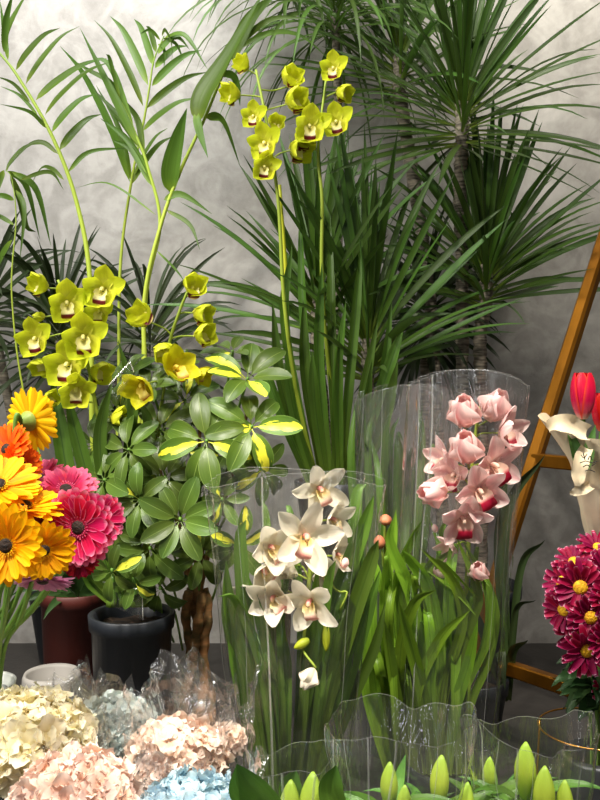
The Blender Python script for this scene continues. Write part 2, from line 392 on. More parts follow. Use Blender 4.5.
# ================================================================== DRACAENAS
# central big plant: two heads on two canes
o = empty('dracaena', (P(355, 360, 2.02).x, 2.02, 0), 'broad green dracaena in the middle whose leaf fan spreads behind the tall green orchid', 'potted plant')
pot(o, (P(355, 360, 2.02).x, 2.02, 0), .12, .22, M['pot_black'])
bx = P(355, 360, 2.02).x
for (px, py, y, n, L, bot) in ((368, 352, 2.0, 70, .43, .03), (318, 305, 2.08, 56, .40, -.03)):
    c = P(px, py, y); mb = MB()
    tube(mb, [(bx + bot, 2.02, .19), (bx + bot * 1.4, 2.03, .4), c + Vector((0, 0, -.12)), c + Vector((0, 0, .03))], lambda t: .015 + .002 * math.sin(t * 90), 10, 40)
    mb.build('trunk', M['bark'], o)
    mb = MB(); rosette(mb, c, n, L, .0175, el=(14, 88), droop=(.05, .45)); mb.build('leaf_crown', M['dracaena'], o)
# right plant: three canes
bx = P(470, 400, 2.2).x
o = empty('dracaena', (bx, 2.2, 0), 'tall dracaena at upper right with stacked leaf heads on grey ringed canes', 'potted plant')
pot(o, (bx, 2.2, 0), .13, .25, M['pot_black'])
for (px, py, y, n, L, el, path) in (
        (462, 118, 2.12, 110, .40, (-22, 88), [(bx - .02, 2.2, .2), P(462, 300, 2.24), P(460, 200, 2.2)]),
        (486, 280, 2.2, 100, .38, (8, 88), [(bx + .03, 2.2, .2), P(482, 420, 2.22), P(480, 340, 2.22)]),
        (400, 70, 2.26, 60, .42, (-15, 85), [(bx - .05, 2.24, .2), P(430, 300, 2.32), P(410, 160, 2.3)])):
    c = P(px, py, y); mb = MB()
    tube(mb, path + [c + Vector((0, 0, -.06)), c + Vector((0, 0, .04))], lambda t: .017 + .002 * math.sin(t * 130), 10, 60)
    mb.build('trunk', M['bark'], o)
    mb = MB(); rosette(mb, c, n, L, .0155, el=el, droop=(.05, .5)); mb.build('leaf_crown', M['dracaena'], o)
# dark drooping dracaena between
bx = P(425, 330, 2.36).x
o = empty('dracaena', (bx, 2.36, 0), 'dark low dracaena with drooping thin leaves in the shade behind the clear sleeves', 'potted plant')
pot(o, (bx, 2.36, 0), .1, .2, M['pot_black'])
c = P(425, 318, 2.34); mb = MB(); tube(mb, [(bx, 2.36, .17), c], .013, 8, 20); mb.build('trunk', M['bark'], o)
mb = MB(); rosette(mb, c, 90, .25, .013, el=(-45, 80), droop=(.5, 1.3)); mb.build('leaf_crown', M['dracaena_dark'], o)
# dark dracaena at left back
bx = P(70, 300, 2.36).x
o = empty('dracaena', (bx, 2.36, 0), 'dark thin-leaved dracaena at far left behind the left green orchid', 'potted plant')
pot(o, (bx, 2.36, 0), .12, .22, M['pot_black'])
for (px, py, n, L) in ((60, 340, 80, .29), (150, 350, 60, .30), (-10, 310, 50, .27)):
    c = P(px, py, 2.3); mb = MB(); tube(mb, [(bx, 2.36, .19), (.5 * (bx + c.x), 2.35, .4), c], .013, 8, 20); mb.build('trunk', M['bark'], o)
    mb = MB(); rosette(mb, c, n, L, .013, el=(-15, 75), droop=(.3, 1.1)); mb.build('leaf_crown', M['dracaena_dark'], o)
# pale arching fountain of leaves top centre
bx = P(330, 60, 2.4).x
o = empty('arching_grass_palm', (bx, 2.38, 0), 'tall plant with pale thin arching leaves at the top centre above the tall green orchid', 'potted plant')
pot(o, (bx, 2.38, 0), .1, .2, M['pot_black'])
c = P(335, 10, 2.25); mb = MB(); tube(mb, [(bx, 2.38, .17), P(338, 300, 2.38), P(338, 120, 2.33), c], .011, 8, 30); mb.build('trunk', M['bark'], o)
mb = MB(); rosette(mb, c, 150, .42, .0105, el=(-5, 85), droop=(.8, 2.2)); rosette(mb, P(290, -25, 2.3), 70, .36, .0105, el=(-5, 80), droop=(.8, 2.2)); mb.build('leaf_crown', M['fountain'], o)

# ================================================================== ARECA PALM
bx = P(100, 600, 2.1).x
o = empty('areca_palm', (bx, 2.1, 0), 'areca palm with yellow-green stalks and feathery fronds against the bare wall at upper left', 'potted plant')
pot(o, (bx, 2.1, 0), .12, .24, M['pot_red'])
base = Vector((bx, 2.1, .22))
def frond(pts, y, leaflets, dx=0, stem_r=.005, W=.02):
    ms = MB(); tube(ms, [base + Vector((dx, 0, 0))] + [P(a, b_, y) for a, b_ in pts], lambda t: stem_r * (1.25 - .9 * t), 8, 50)
    st = ms.build('frond_stalk', M['areca_stem'], o); ml = MB()
    for lf in leaflets:
        w = W
        if not isinstance(lf[-1], tuple): w = lf[-1]; lf = lf[:-1]
        yy = U(-.07, .07); q = []
        if len(lf) == 2:      # add a natural arch
            (a, b_), (c, d) = lf; lf = [(a, b_), (a * .72 + c * .28 , b_ * .66 + d * .34 - 3), (a * .35 + c * .65, b_ * .27 + d * .73 - 4), (c, d)]
        for k, (a, b_) in enumerate(lf): q.append(P(a, b_, y + yy * k / (len(lf) - 1)))
        sweep_leaf(ml, catmull(q, 14), w * U(.9, 1.1), lance, fold=.2, hint=(U(-.6, .6), -1, U(-.1, .5)), cross=1)
    ml.build('leaflets', M['areca'], st)
frond([(92, 420), (90, 280), (76, 200), (52, 136), (20, 80), (2, 56), (-14, 40)], 2.05, [
    [(16, 70), (60, 28)], [(26, 84), (80, 26)], [(36, 100), (108, 58)], [(45, 115), (110, 62)], [(52, 132), (96, 94)], [(60, 150), (102, 114)], [(68, 172), (90, 152), (134, 148), .013],
    [(58, 154), (44, 143), (28, 146), (4, 172), .012], [(64, 180), (52, 169), (40, 170), (24, 200), .012], [(46, 128), (30, 112), (0, 104), .009], [(38, 116), (20, 96), (0, 86), .009], [(30, 102), (14, 84), (-4, 76), .009],
    [(4, 52), (6, 20), (14, -10), .018], [(4, 44), (12, 22), (30, -12), .02], [(-4, 46), (-20, 10), (-22, -20)], [(8, 60), (4, 30), (0, 0), .012]], stem_r=.0062)
frond([(118, 420), (120, 272), (131, 184), (144, 120), (150, 84), (154, 60), (164, 36)], 2.2, [
    [(143, 106), (94, 20)], [(148, 85), (110, 16)], [(154, 66), (134, 19)], [(156, 52), (146, 26), .014], [(130, 182), (112, 130), (84, 75), (60, 46)], [(132, 182), (120, 130), (96, 85), .018],
    [(147, 108), (208, 72)], [(143, 131), (198, 98)], [(152, 86), (202, 50)], [(155, 68), (188, 46)], [(158, 54), (184, 36), .014], [(160, 44), (178, 38), (190, 50), .012], [(164, 38), (185, 36), (208, 70), .014],
    [(132, 184), (174, 136)], [(134, 176), (168, 128), .014], [(162, 36), (166, 30), (172, 44), (172, 66), .01], [(158, 44), (164, 50), (164, 70), .01], [(163, 38), (176, 44), (184, 62), .01], [(160, 40), (150, 30), (140, 34), .01]], dx=.02, stem_r=.0042)
frond([(140, 420), (146, 296), (160, 224), (148, 168), (138, 140), (122, 104), (100, 72)], 2.04, [
    [(138, 145), (112, 92), (80, 28)], [(142, 150), (120, 118), (92, 88), .018], [(150, 176), (128, 140), (100, 118), .018], [(134, 130), (108, 64), (80, 66), .014], [(124, 108), (112, 84), (88, 70), (76, 62), .014],
    [(144, 156), (138, 120), (118, 94), .018], [(120, 100), (110, 60), (106, 54), .01], [(156, 215), (110, 184), (74, 188), .006], [(152, 186), (132, 150), (112, 140), .016], [(156, 250), (176, 270), (186, 284), .006]], dx=.04)
frond([(144, 420), (144, 304), (160, 228), (180, 172), (204, 120), (224, 72), (240, 40), (264, 0), (280, -30)], 1.95, [
    [(170, 192), (170, 168), (178, 135), (187, 108), .044], [(198, 122), (205, 96), (226, 60), (262, -6), .056], [(196, 112), (200, 132), (208, 158), .022], [(206, 118), (222, 122), (240, 166), .022],
    [(218, 74), (232, 76), (238, 90), (240, 106), .018], [(164, 200), (182, 195), (212, 214), .016], [(232, 60), (250, 20), (280, -10), .03], [(236, 50), (268, 34), (300, 36), (330, 60), .014], [(240, 44), (270, 20), (310, 18), .014], [(166, 210), (190, 225), (200, 250), .01]], dx=.05)
frond([(30, 420), (12, 300), (16, 220), (12, 180), (6, 170)], 2.1, [
    [(8, 171), (26, 186), (40, 240)], [(12, 172), (36, 190), (51, 246)], [(10, 174), (20, 200), (26, 226), (36, 232)], [(4, 170), (-4, 190), (-10, 220)], [(6, 172), (12, 160), (26, 146), (46, 144), .01],
    [(14, 200), (0, 196), (-20, 200), .014], [(14, 225), (-4, 216), (-20, 222), .014], [(16, 190), (24, 210), (20, 260), .014], [(20, 180), (50, 172), (64, 190), .01], [(12, 240), (0, 262), (-4, 280), .02]], dx=-.03, stem_r=.0024, W=.018)

# ================================================================== ORCHID FLOWER PROTOTYPES
def petal_rows(ang, L, W, tilt0, bend, cup, prof, off=.04, n=9, cross=3, wave=0):
    """petal leaving the centre radially at ang (deg), flower faces +Z"""
    rad = Vector((math.cos(R(ang)), math.sin(R(ang)), 0)); side = Vector((-rad.y, rad.x, 0)); z = Vector((0, 0, 1))
    p = rad * off; th = R(tilt0); rows = []; ds = L / (n - 1); ph = U(0, 6)
    for i in range(n):
        t = i / (n - 1); d = rad * math.cos(th) + z * math.sin(th); nn = -rad * math.sin(th) + z * math.cos(th)
        w = W / 2 * prof(t); row = []
        for j in range(-cross, cross + 1):
            x = j / cross; row.append(p + side * (x * w) + nn * (w * cup * (x * x) * 1.6 + wave * math.sin(ph + t * 9 + x * 3) * abs(x)))
        rows.append(row); p = p + d * ds; th += R(bend) / (n - 1)
    return rows
def tep_prof(t): return max(.06, math.sin(math.pi * min(.985, .10 + .9 * t ** 1.15)) ** .58)
def round_prof(t): return max(.03, math.sin(math.pi * min(.998, .12 + .88 * t ** 1.35)) ** .56)

PROTO = {}
def orchid_proto(kind, var, W=.56, tilt=22, bend=30, cup=.28, mirror=0):
    random.seed(hash((kind, var)) % 1000 if False else sum(map(ord, kind)) * 7 + var * 13)
    mb = MB()
    for a, l, w in ((90, 1, W), (28, .97, W * .92), (152, .97, W * .92), (-48, .95, W), (228, .95, W)):
        mb.grid(petal_rows(a + U(-5, 5), l * U(.92, 1.05), w * U(.9, 1.1), tilt + (U(-10, 12) if var < 2 else U(-4, 4)), bend + (U(-22, 16) if var < 2 else U(-6, 6)), cup * U(.8, 1.2), round_prof if kind in ('green', 'yellow') else tep_prof, n=16, wave=.03), U(.2, .8))
    tp = mb.mesh('orchid_tepals', M[kind])
    LS = .66 if kind == 'white' else (.82 if kind == 'pink' else .74)
    # lip: trough going forward then curling down, with raised side lobes
    mb = MB(); rows = []; n = 13; p = Vector((0, -.04, .05)); th = R(66); ds = .82 * LS / (n - 1)
    for i in range(n):
        t = i / (n - 1); d = Vector((0, -math.cos(th), math.sin(th))); nn = Vector((0, math.sin(th), math.cos(th)))
        w = .23 * (.55 + .75 * math.sin(math.pi * min(1, t * 1.02)) ** .8) if t < .97 else .12
        w = .13 + .17 * math.sin(math.pi * min(1, t * 1.15)) ** 1 if t < .5 else .25 + .05 * math.sin(math.pi * (t - .5) * 2)
        if t > .85: w *= math.cos((t - .85) / .15 * 1.2)
        rise = 1.25 * (1 - t) ** .7 if t < .6 else 1.25 * .4 ** .7 * (1 - (t - .6) / .4) - .25 * (t - .6) / .4
        rows.append([p + Vector((1, 0, 0)) * (x * w * LS) + nn * (w * LS * rise * x * x + .012 * math.sin(t * 30 + x * 5) * abs(x)) for x in [j / 4 for j in range(-4, 5)]])
        p = p + d * ds; th -= R(120) / (n - 1) * (1.6 if t > .55 else .55)
    mb.grid(rows, .5); lp = mb.mesh('orchid_lip', M[kind + '_lip'])
    mb = MB(); tube(mb, [(0, .04, .0), (0, .08, .13), (0, .07, .24), (0, .0, .31)], lambda t: .045 + .025 * math.sin(math.pi * t * .9) if t < .96 else .045, 8, 12)
    cl = mb.mesh('orchid_column', M[kind + '_col'])
    PROTO[(kind, var)] = (tp, lp, cl)
for k in ('green', 'yellow', 'white', 'pink'):
    g = k in ('green', 'yellow')
    orchid_proto(k, 0, W=.70 if g else (.55 if k == 'white' else .6), tilt=18 if g else 12, bend=48 if g else 24, cup=.26 if g else .24)      # open
    orchid_proto(k, 1, W=.76 if g else .62, tilt=30 if g else 28, bend=52 if g else 40, cup=.4 if g else .3)        # cupped
    orchid_proto(k, 2, W=.86, tilt=44, bend=84, cup=.5)                                               # nearly closed

def face_dir(yaw, pitch):
    y, p = R(yaw), R(pitch); return Vector((math.sin(y) * math.cos(p), -math.cos(y) * math.cos(p), math.sin(p)))
def rot_to(fd, roll=0):
    z = fd.normalized(); up = Vector((0, 0, 1)) if abs(z.z) < .95 else Vector((0, -1, 0))
    x = up.cross(z).normalized(); y = z.cross(x)
    m = Matrix((x, y, z)).transposed().to_4x4()
    return m @ Matrix.Rotation(R(roll), 4, 'Z')

def wloc(o):
    w = Vector((0, 0, 0))
    while o is not None: w += Vector(o.location); o = o.parent
    return w

def place_flower(parent, kind, var, pos, rad, yaw=0, pitch=0, roll=0, lip=True, name='flower'):
    tp, lp, cl = PROTO[(kind, var)]
    f = bpy.data.objects.new(name, tp); COL.objects.link(f); f.parent = parent
    fd = face_dir(yaw, pitch); m = rot_to(fd, roll)
    f.matrix_local = Matrix.Translation(pos - wloc(parent)) @ m @ Matrix.Diagonal((rad, rad, rad, 1))
    if lip and var != 2:
        for nm, me in (('lip', lp), ('column', cl)):
            c = bpy.data.objects.new(nm, me); COL.objects.link(c); c.parent = f
    return f, pos - fd * rad * .02

def orchid_flowers(parent, kind, y, spec, spike_pts, mat, rs=.0042, name_stalk='flower_stalk', k=1.0):
    """spec: px,py,rpx,var,yaw,pitch,roll,dy ; spike_pts world"""
    ms = MB(); tube(ms, spike_pts, lambda t: rs * (1.25 - .6 * t), 8, 40)
    line = catmull(spike_pts, 60)
    for s in spec:
        px, py, r, var, yaw, pitch, roll, dy = s
        p = P(px, py, y + dy); f, back = place_flower(parent, kind, var, p, r * mpp(p) * k * (1.46 if kind in ('green', 'yellow') else 1.28), yaw, pitch, roll)
        # pedicel to the nearest lower point of the spike
        q = min(line, key=lambda a: (a - (p + Vector((0, 0, -.02)))).length)
        mid = (q + back) * .5 + Vector((0, .006, .004)) - face_dir(yaw, pitch) * .01
        tube(ms, [q, mid, back], .0018, 6, 8)
    return ms.build(name_stalk, mat, parent)

def leaf_path(mb, pts, W, fold=.28, hint=(0, -1, .3), n=16, base=.6, twist=0):
    sweep_leaf(mb, catmull(pts, n), W, lambda t: strap_prof(t, base), fold=fold, hint=hint, cross=2, twist=twist)

# ---------------- tall green orchid, back centre
y = 1.86
b = P(335, 480, y)
st = empty('plant_stand', (b.x, y, 0), 'dark wooden plant stand under the tall green orchid', 'stand')
H = b.z - .17
mb = MB(); bar(mb, (b.x - .13, y, H - .012), (b.x + .13, y, H - .012), .24, .022); mb.build('stand_top', M['wood_dark'], st, smooth=False)
for sx in (-1, 1):
    for sy in (-1, 1):
        mb = MB(); bar(mb, (b.x + sx * .105, y + sy * .095, H - .022), (b.x + sx * .115, y + sy * .1, 0), .024, .024, up=(0, 1, 0)); mb.build('leg', M['wood_dark'], st, smooth=False)
o = empty('green_orchid', (b.x, y, H), 'tall green-flowered orchid raised high in the back centre in front of the dracaenas', 'orchid')
pot(o, (b.x, y, H), .085, .17, M['pot_black'])
mb = MB()
for bx_, tx, ty, mx, my, dy in ((-26, 292, 245, 285, 330, 0), (-20, 272, 300, 282, 390, -.04), (-14, 303, 300, 305, 380, -.03), (-6, 322, 262, 318, 360, -.05), (0, 346, 300, 338, 380, -.07),
        (6, 362, 240, 352, 350, -.02), (12, 378, 320, 362, 400, -.06), (18, 404, 325, 385, 380, -.03), (24, 392, 300, 380, 390, -.01), (-30, 255, 345, 276, 400, .02),
        (8, 340, 330, 338, 400, -.08), (-10, 312, 350, 316, 410, -.08), (28, 398, 360, 385, 420, -.06), (-24, 285, 360, 296, 420, -.07), (15, 372, 360, 362, 420, -.08), (2, 330, 215, 332, 340, .04), (-18, 300, 200, 305, 330, .05)):
    leaf_path(mb, [P(335 + bx_ * .7, 492, y), P(mx, my, y + dy * .6), P(tx, ty, y + dy)], U(.019, .026), hint=(U(-.5, .5), -1, .3))
mb.build('leaves', M['strap_dark'], o)
sp1 = [P(318, 485, y), P(296, 390, y), P(284, 300, y - .01), P(278, 200, y - .02), P(266, 120, y - .02), P(256, 70, y)]
orchid_flowers(o, 'green', y, [(248, 70, 14, 1, -50, 25, 10, .02), (240, 95, 17, 1, -60, 0, 0, 0), (288, 86, 17, 1, 20, 30, 0, .03), (254, 118, 13, 0, -10, -5, 0, -.03), (288, 104, 19, 1, 35, 5, 20, .01),
    (266, 145, 17, 0, -15, -8, 8, -.04), (292, 150, 19, 1, 35, -10, 0, -.01), (264, 168, 14, 0, 5, -15, -6, -.04), (274, 128, 13, 1, 10, 20, 0, .02)], sp1, M['spike'])
sp2 = [P(345, 485, y + .02), P(330, 380, y + .02), P(322, 280, y), P(322, 200, y - .01), P(318, 150, y - .01), P(326, 80, y)]
orchid_flowers(o, 'green', y, [(334, 70, 14, 0, -15, -8, 0, -.02), (337, 92, 14, 1, 45, -15, 0, -.02), (309, 128, 18, 0, 5, -12, 0, -.04), (337, 124, 16, 0, -10, -5, 10, -.03), (300, 142, 17, 1, 20, 0, 0, .0)], sp2, M['spike'])
mb = MB(); tube(mb, [P(312, 488, y + .03), P(290, 370, y + .03), P(286, 280, y + .02), P(279, 185, y + .01)], .005, 8, 20); mb.build('flower_stalk', M['spike_yellow'], o)

# ---------------- left green orchid in black pot
y = 1.72
pc = P(132, 690, y); pc = Vector((P(132, 650, y).x, y, 0)); top = P(132, 612, y).z
o = empty('green_orchid', pc, 'green-flowered orchid in a black plastic pot at left, behind the gerberas', 'orchid')
pot(o, pc, 41 * mpp(P(132, 620, y)), top, M['pot_black'], taper=.84)
mb = MB()
for pts, w in (([(120, 600), (75, 500), (60, 430), (52, 375)], .034), ([(125, 600), (100, 520), (78, 440), (66, 390)], .03), ([(130, 600), (112, 520), (100, 440), (112, 380)], .028),
        ([(135, 600), (140, 500), (150, 430), (140, 400)], .026), ([(140, 600), (170, 520), (178, 470), (186, 440)], .024), ([(118, 602), (92, 570), (80, 545), (74, 500)], .026),
        ([(125, 604), (105, 560), (110, 520), (120, 500)], .024), ([(135, 604), (130, 560), (138, 530), (142, 505)], .022), ([(112, 604), (92, 585), (86, 575), (80, 566)], .02), ([(128, 600), (126, 480), (132, 400), (118, 340)], .022)):
    leaf_path(mb, [P(a, b_, y + (i * .01 if w > .03 else -i * .012)) for i, (a, b_) in enumerate(pts)], w, hint=(U(-.5, .5), -1, .3))
mb.build('leaves', M['strap_dark'], o)
mb = MB()
for i in range(6):
    q = P(112 + i * 8, 606, y - .03 + (i % 3) * .025); tube(mb, [q, q + Vector((0, 0, .035)), q + Vector((0.002, 0, .06))], lambda t: .013 * (1 - t * .65), 8, 8, rnd=U(0, 1))
mb.build('pseudobulbs', M['strap_dark'], o)
sp = [P(122, 600, y), P(108, 500, y), P(98, 420, y - .01), P(84, 350, y - .02), P(58, 280, y - .01)]
orchid_flowers(o, 'green', y, [(48, 288, 17, 1, -45, 15, 0, 0), (67, 304, 20, 0, 15, -10, 5, -.03), (103, 291, 20, 0, 0, -5, -8, -.02), (100, 312, 14, 0, -5, -15, 0, .0), (37, 340, 18, 0, -5, -5, 12, -.01),
    (84, 338, 22, 0, 8, -12, 6, -.04), (46, 361, 16, 1, -25, -30, 0, .01), (69, 366, 22, 0, -5, -5, 0, -.03), (92, 370, 18, 1, 50, -10, 0, 0), (77, 389, 18, 0, 5, -25, 0, -.04), (45, 317, 10, 2, -50, 0, 0, .02),
    (111, 417, 15, 1, 60, -5, 60, -.01), (46, 400, 13, 1, 40, 5, 40, .0)], sp, M['spike'], k=1.02)
sp = [P(138, 600, y + .02), P(150, 500, y + .04), P(160, 420, y + .05), P(168, 350, y + .04), P(180, 310, y + .03), P(192, 282, y + .02)]
orchid_flowers(o, 'green', y, [(192, 292, 18, 1, 15, 25, 0, .02), (194, 313, 17, 1, 55, -5, 0, .02), (196, 336, 18, 1, 45, 5, 20, .01), (150, 322, 20, 1, -40, 20, 80, .0), (161, 346, 18, 1, 20, -30, 0, .0)], sp, M['spike'])
# yellow-green blooms low, mixed into the schefflera
sp = [P(142, 600, y + .03), P(150, 520, y + .05), P(155, 440, y + .04), P(165, 385, y + .02)]
orchid_flowers(o, 'yellow', y, [(174, 371, 21, 0, 35, 20, 10, -.05), (145, 384, 20, 0, -20, -25, 30, -.06), (196, 372, 14, 1, 60, -20, 0, -.04)], sp, M['spike'])

for pts in ([(103, 582), (142, 590), (143, 620), (112, 606)], [(108, 386), (130, 362), (134, 372), (116, 402)]):
    mb = MB(); q = [P(a, b_, y - .10) for a, b_ in pts]; rows = [[q[0].lerp(q[1], k / 6) + Vector((0, .006 * math.sin(k * 1.7), 0)) for k in range(7)], [q[0].lerp(q[3], .5).lerp(q[1].lerp(q[2], .5), k / 6) + Vector((0, .01 * math.sin(k * 2.3), 0)) for k in range(7)], [q[3].lerp(q[2], k / 6) for k in range(7)]]
    mb.grid(rows, .5); sh = mb.build('plastic_film', M['film'], o)
    for a, b_ in ((0, 1), (1, 2)):
        mb = MB(); tube(mb, [q[a], q[b_]], .0012, 5, 6); mb.build('film_fold', M['seam_glint'], sh)
# red plastic pot and grey round pot at lower left
ry = 1.98; c = P(78, 640, ry); 
o = empty('potted_shrub', (c.x, ry, 0), 'reddish brown plastic pot with a dark leafy shrub, left of the black orchid pot', 'potted plant')
ht = P(78, 588, ry).z
pot(o, (c.x, ry, 0), .085, ht, M['pot_red'], taper=.85)
mb = MB()
for i in range(60):
    a = U(0, 6.28); e = R(U(5, 85)); d = Vector((math.cos(a) * math.cos(e) * .7, math.sin(a) * math.cos(e) * .5, math.sin(e)))
    sweep_leaf(mb, grow(Vector((c.x, ry, ht - .02)) + d * U(.0, .1), d, U(.06, .13), .8, 7), .02, lance, hint=(0, -1, .5), cross=1)
mb.build('foliage', M['moss'], o)
gy = 1.78; c = P(52, 690, gy)
mb = MB(); zt = P(52, 672, gy).z
lathe(mb, (c.x, gy, 0), [(.001, 0), (.045, 0), (.06, .02), (.063, zt * .6), (.060, zt - .01), (.056, zt), (.05, zt - .006), (.05, .03), (.001, .03)], 40)
tag(mb.build('round_pot', M['pot_grey'], origin=(c.x, gy, 0)), 'empty grey round pot standing behind the cream hydrangea', 'pot')

# ================================================================== SCHEFFLERA
sy = 1.80
bx = P(197, 650, sy).x; trunk_top = P(195, 590, sy).z
o = empty('schefflera', (bx, sy, 0), 'variegated yellow-splashed schefflera with a braided brown trunk beside the black pot', 'potted plant')
pot(o, (bx, sy, 0), .075, .07, M['pot_black'])
for k in range(4):
    mb = MB(); pts = []
    for i in range(9):
        t = i / 8; a = k * math.pi / 2 + t * 2.3; r = .022 * (1.15 - .35 * t) + .006 * math.sin(t * 9)
        pts.append((bx + r * math.cos(a), sy + r * math.sin(a), .05 + (trunk_top - .05) * t))
    tube(mb, pts, lambda t: .0115 - .002 * t + .0015 * math.sin(t * 40 + k), 10, 50); mb.build('trunk', M['bark_brown'], o)
def cluster(cx, cy, y, rpx, n, mat, yaw=0, pitch=10, start=0, wr=.41, arc=360, stemto=None, cupt=0):
    c = P(cx, cy, y); L = rpx * mpp(c); m = rot_to(face_dir(yaw, pitch)); ml = MB()
    for i in range(n):
        a = R(start + arc * i / n + U(-8, 8)); ll = L * U(.85, 1.08)
        rad = Vector((math.cos(a), math.sin(a), 0)); z = Vector((0, 0, 1)); pts = []; dr = U(2, 11); th = R(U(5, 30) + cupt); p = rad * .004
        for j in range(10):
            pts.append(c + m @ p); p = p + (rad * math.cos(th) + z * math.sin(th)) * ll / 9; th -= R(dr)
        nn = m @ z
        sweep_leaf(ml, pts, ll * wr, lambda t: .06 if t < .12 else max(.04, math.sin(math.pi * min(.98, ((t - .1) / .9) ** 1.15 * .94 + .04)) ** .65), fold=.12, hint=nn, cross=3)
    ms = MB(); s0 = stemto or P(195, 560, sy); tube(ms, [s0, (s0 + c) * .5 + Vector((0, .03, .015)), c + (m @ Vector((0, 0, -.01))), c], .0028, 6, 14)
    for q in ms.v: pass
    s_ = ms.build('leaf_stalk', M['stem'], o); ml.build('leaflets', mat, s_)
A, Bm = M['schef'], M['schef_plain']
def vtrunk(cx, cy): return P(195 + (cx - 195) * .35, max(cy + 60, 500), sy + .03)
random.seed(21)
for (cx, cy, y, r, n, m_, yaw, pit, st) in (
        (206, 441, 1.62, 50, 8, A, -5, 15, 20), (251, 427, 1.64, 48, 7, A, 10, 20, 40), (247, 379, 1.70, 50, 7, A, 10, 45, -20),
        (232, 352, 1.76, 34, 6, A, 0, 60, 10), (222, 500, 1.62, 28, 6, A, 10, 10, 0), (262, 470, 1.72, 36, 7, A, 20, 10, 50), (238, 545, 1.64, 38, 5, A, 30, -10, 230),
        (172, 372, 1.74, 30, 6, A, -10, 50, 0), (150, 388, 1.72, 30, 6, Bm, -20, 40, 0), (128, 375, 1.76, 36, 6, Bm, -30, 40, 20), (160, 430, 1.70, 42, 7, Bm, -15, 20, 30), (118, 412, 1.74, 34, 7, Bm, -20, 30, 0),
        (128, 450, 1.66, 40, 7, Bm, -25, 15, 60), (165, 478, 1.66, 42, 8, Bm, -5, 15, 10), (104, 480, 1.68, 42, 7, Bm, -35, 20, 30), (140, 500, 1.64, 38, 8, Bm, -15, 5, 0), (180, 520, 1.62, 44, 8, Bm, 0, 10, 25),
        (115, 530, 1.66, 38, 7, Bm, -25, 0, 45), (150, 550, 1.64, 40, 7, Bm, -5, -5, 15), (200, 555, 1.66, 38, 7, Bm, 15, 0, 0), (205, 490, 1.70, 40, 7, Bm, 10, 20, 60), (95, 445, 1.76, 36, 7, Bm, -30, 25, 0), (185, 400, 1.76, 36, 7, Bm, 0, 40, 30),
        (225, 460, 1.74, 38, 7, Bm, 10, 20, 10), (160, 590, 1.68, 34, 6, Bm, -5, -15, 200), (112, 572, 1.60, 32, 6, Bm, -20, -5, 200), (134, 582, 1.61, 28, 6, Bm, -5, -10, 190)):
    cluster(cx, cy, y, r, n, m_, yaw, pit, st, stemto=vtrunk(cx, cy), cupt=U(-5, 15))
mb = MB()
for cx, cy in ((130, 420), (250, 400), (200, 420), (160, 470), (225, 470)):
    tube(mb, [(bx, sy, trunk_top - .03), P(195 + (cx - 195) * .3, 540, sy + .02), P(195 + (cx - 195) * .7, (540 + cy) / 2, sy + .02), P(cx, cy, sy)], lambda t: .007 * (1 - t * .5), 8, 20)
mb.build('branches', M['bark_brown'], o)

# ================================================================== CELLOPHANE SLEEVES
def sleeve(parent, mat, c0, c1, w0, w1, d0, d1, n=56, m=26, tilt=0, jag=.015, seed=0, edge=True, name='cellophane_sleeve', crinkle=.008, tip=0, crumple=None):
    """c0 bottom centre, c1 top centre, w half widths in x, d half depths in y"""
    random.seed(seed); mb = MB(); rows = []; c0, c1 = Vector(c0), Vector(c1)
    for i in range(m):
        t = i / (m - 1); row = []
        for k in range(n):
            a = 2 * math.pi * k / n; ca, sa = math.cos(a), math.sin(a)
            w = w0 + (w1 - w0) * t ** .85; d = d0 + (d1 - d0) * t ** .85
            x = w * math.copysign(abs(ca) ** .75, ca); yy = d * math.copysign(abs(sa) ** 1.15, sa)
            q = noise.noise(Vector((ca * 2.2 + seed * 3.1, sa * 2.2, t * 1.6))) * crinkle * 2 + noise.noise(Vector((ca * 6, sa * 6 + seed, t * 3))) * crinkle
            rg = abs(noise.noise(Vector((ca * 5 + seed, sa * 5, t * 1.2)))) + .5 * abs(noise.noise(Vector((ca * 12, sa * 12 + seed, t * 4)))); q -= rg * crinkle * 1.6
            rr = 1 + q / max(w, .03)
            zz = 0
            if t > .8: zz = jag * math.sin(a * 2 + seed) * (t - .8) / .2 + tip * max(0, math.cos(a * 1 - 1.5)) * (t - .8) / .2
            if crumple:
                pk = abs(((a / (2 * math.pi) * crumple[2] + seed * .37) % 1) * 2 - 1); zz = (pk - .4) * crumple[3] * max(0, t - .55) / .45
                pp = c0.lerp(c1, t) + Vector((x, yy, zz)); sc = Vector((1, 1, crumple[4]))
                fq = crumple[0]; v_ = Vector((pp.x * fq, pp.y * fq, pp.z * fq * crumple[4]))
                dv = noise.noise_vector(v_) * crumple[1] + noise.noise_vector(v_ * 2.3) * crumple[1] * .45
                row.append(pp + dv * min(1, t * 2.5)); continue
            row.append(c0.lerp(c1, t) + Vector((x * rr, yy * rr + q * .5, zz)))
        rows.append(row)
    mb.grid(rows, .5, closed=True); ob = mb.build(name, mat, parent, smooth=not crumple)
    if edge:
        e = MB(); top = rows[-1]
        e_line = top + [top[0]]
        er = [[p, p + Vector((0, 0, .0009))] for p in e_line]; e.grid(er, .5); e.build('sleeve_edge', M['seam_glint'], ob)
    return ob, rows
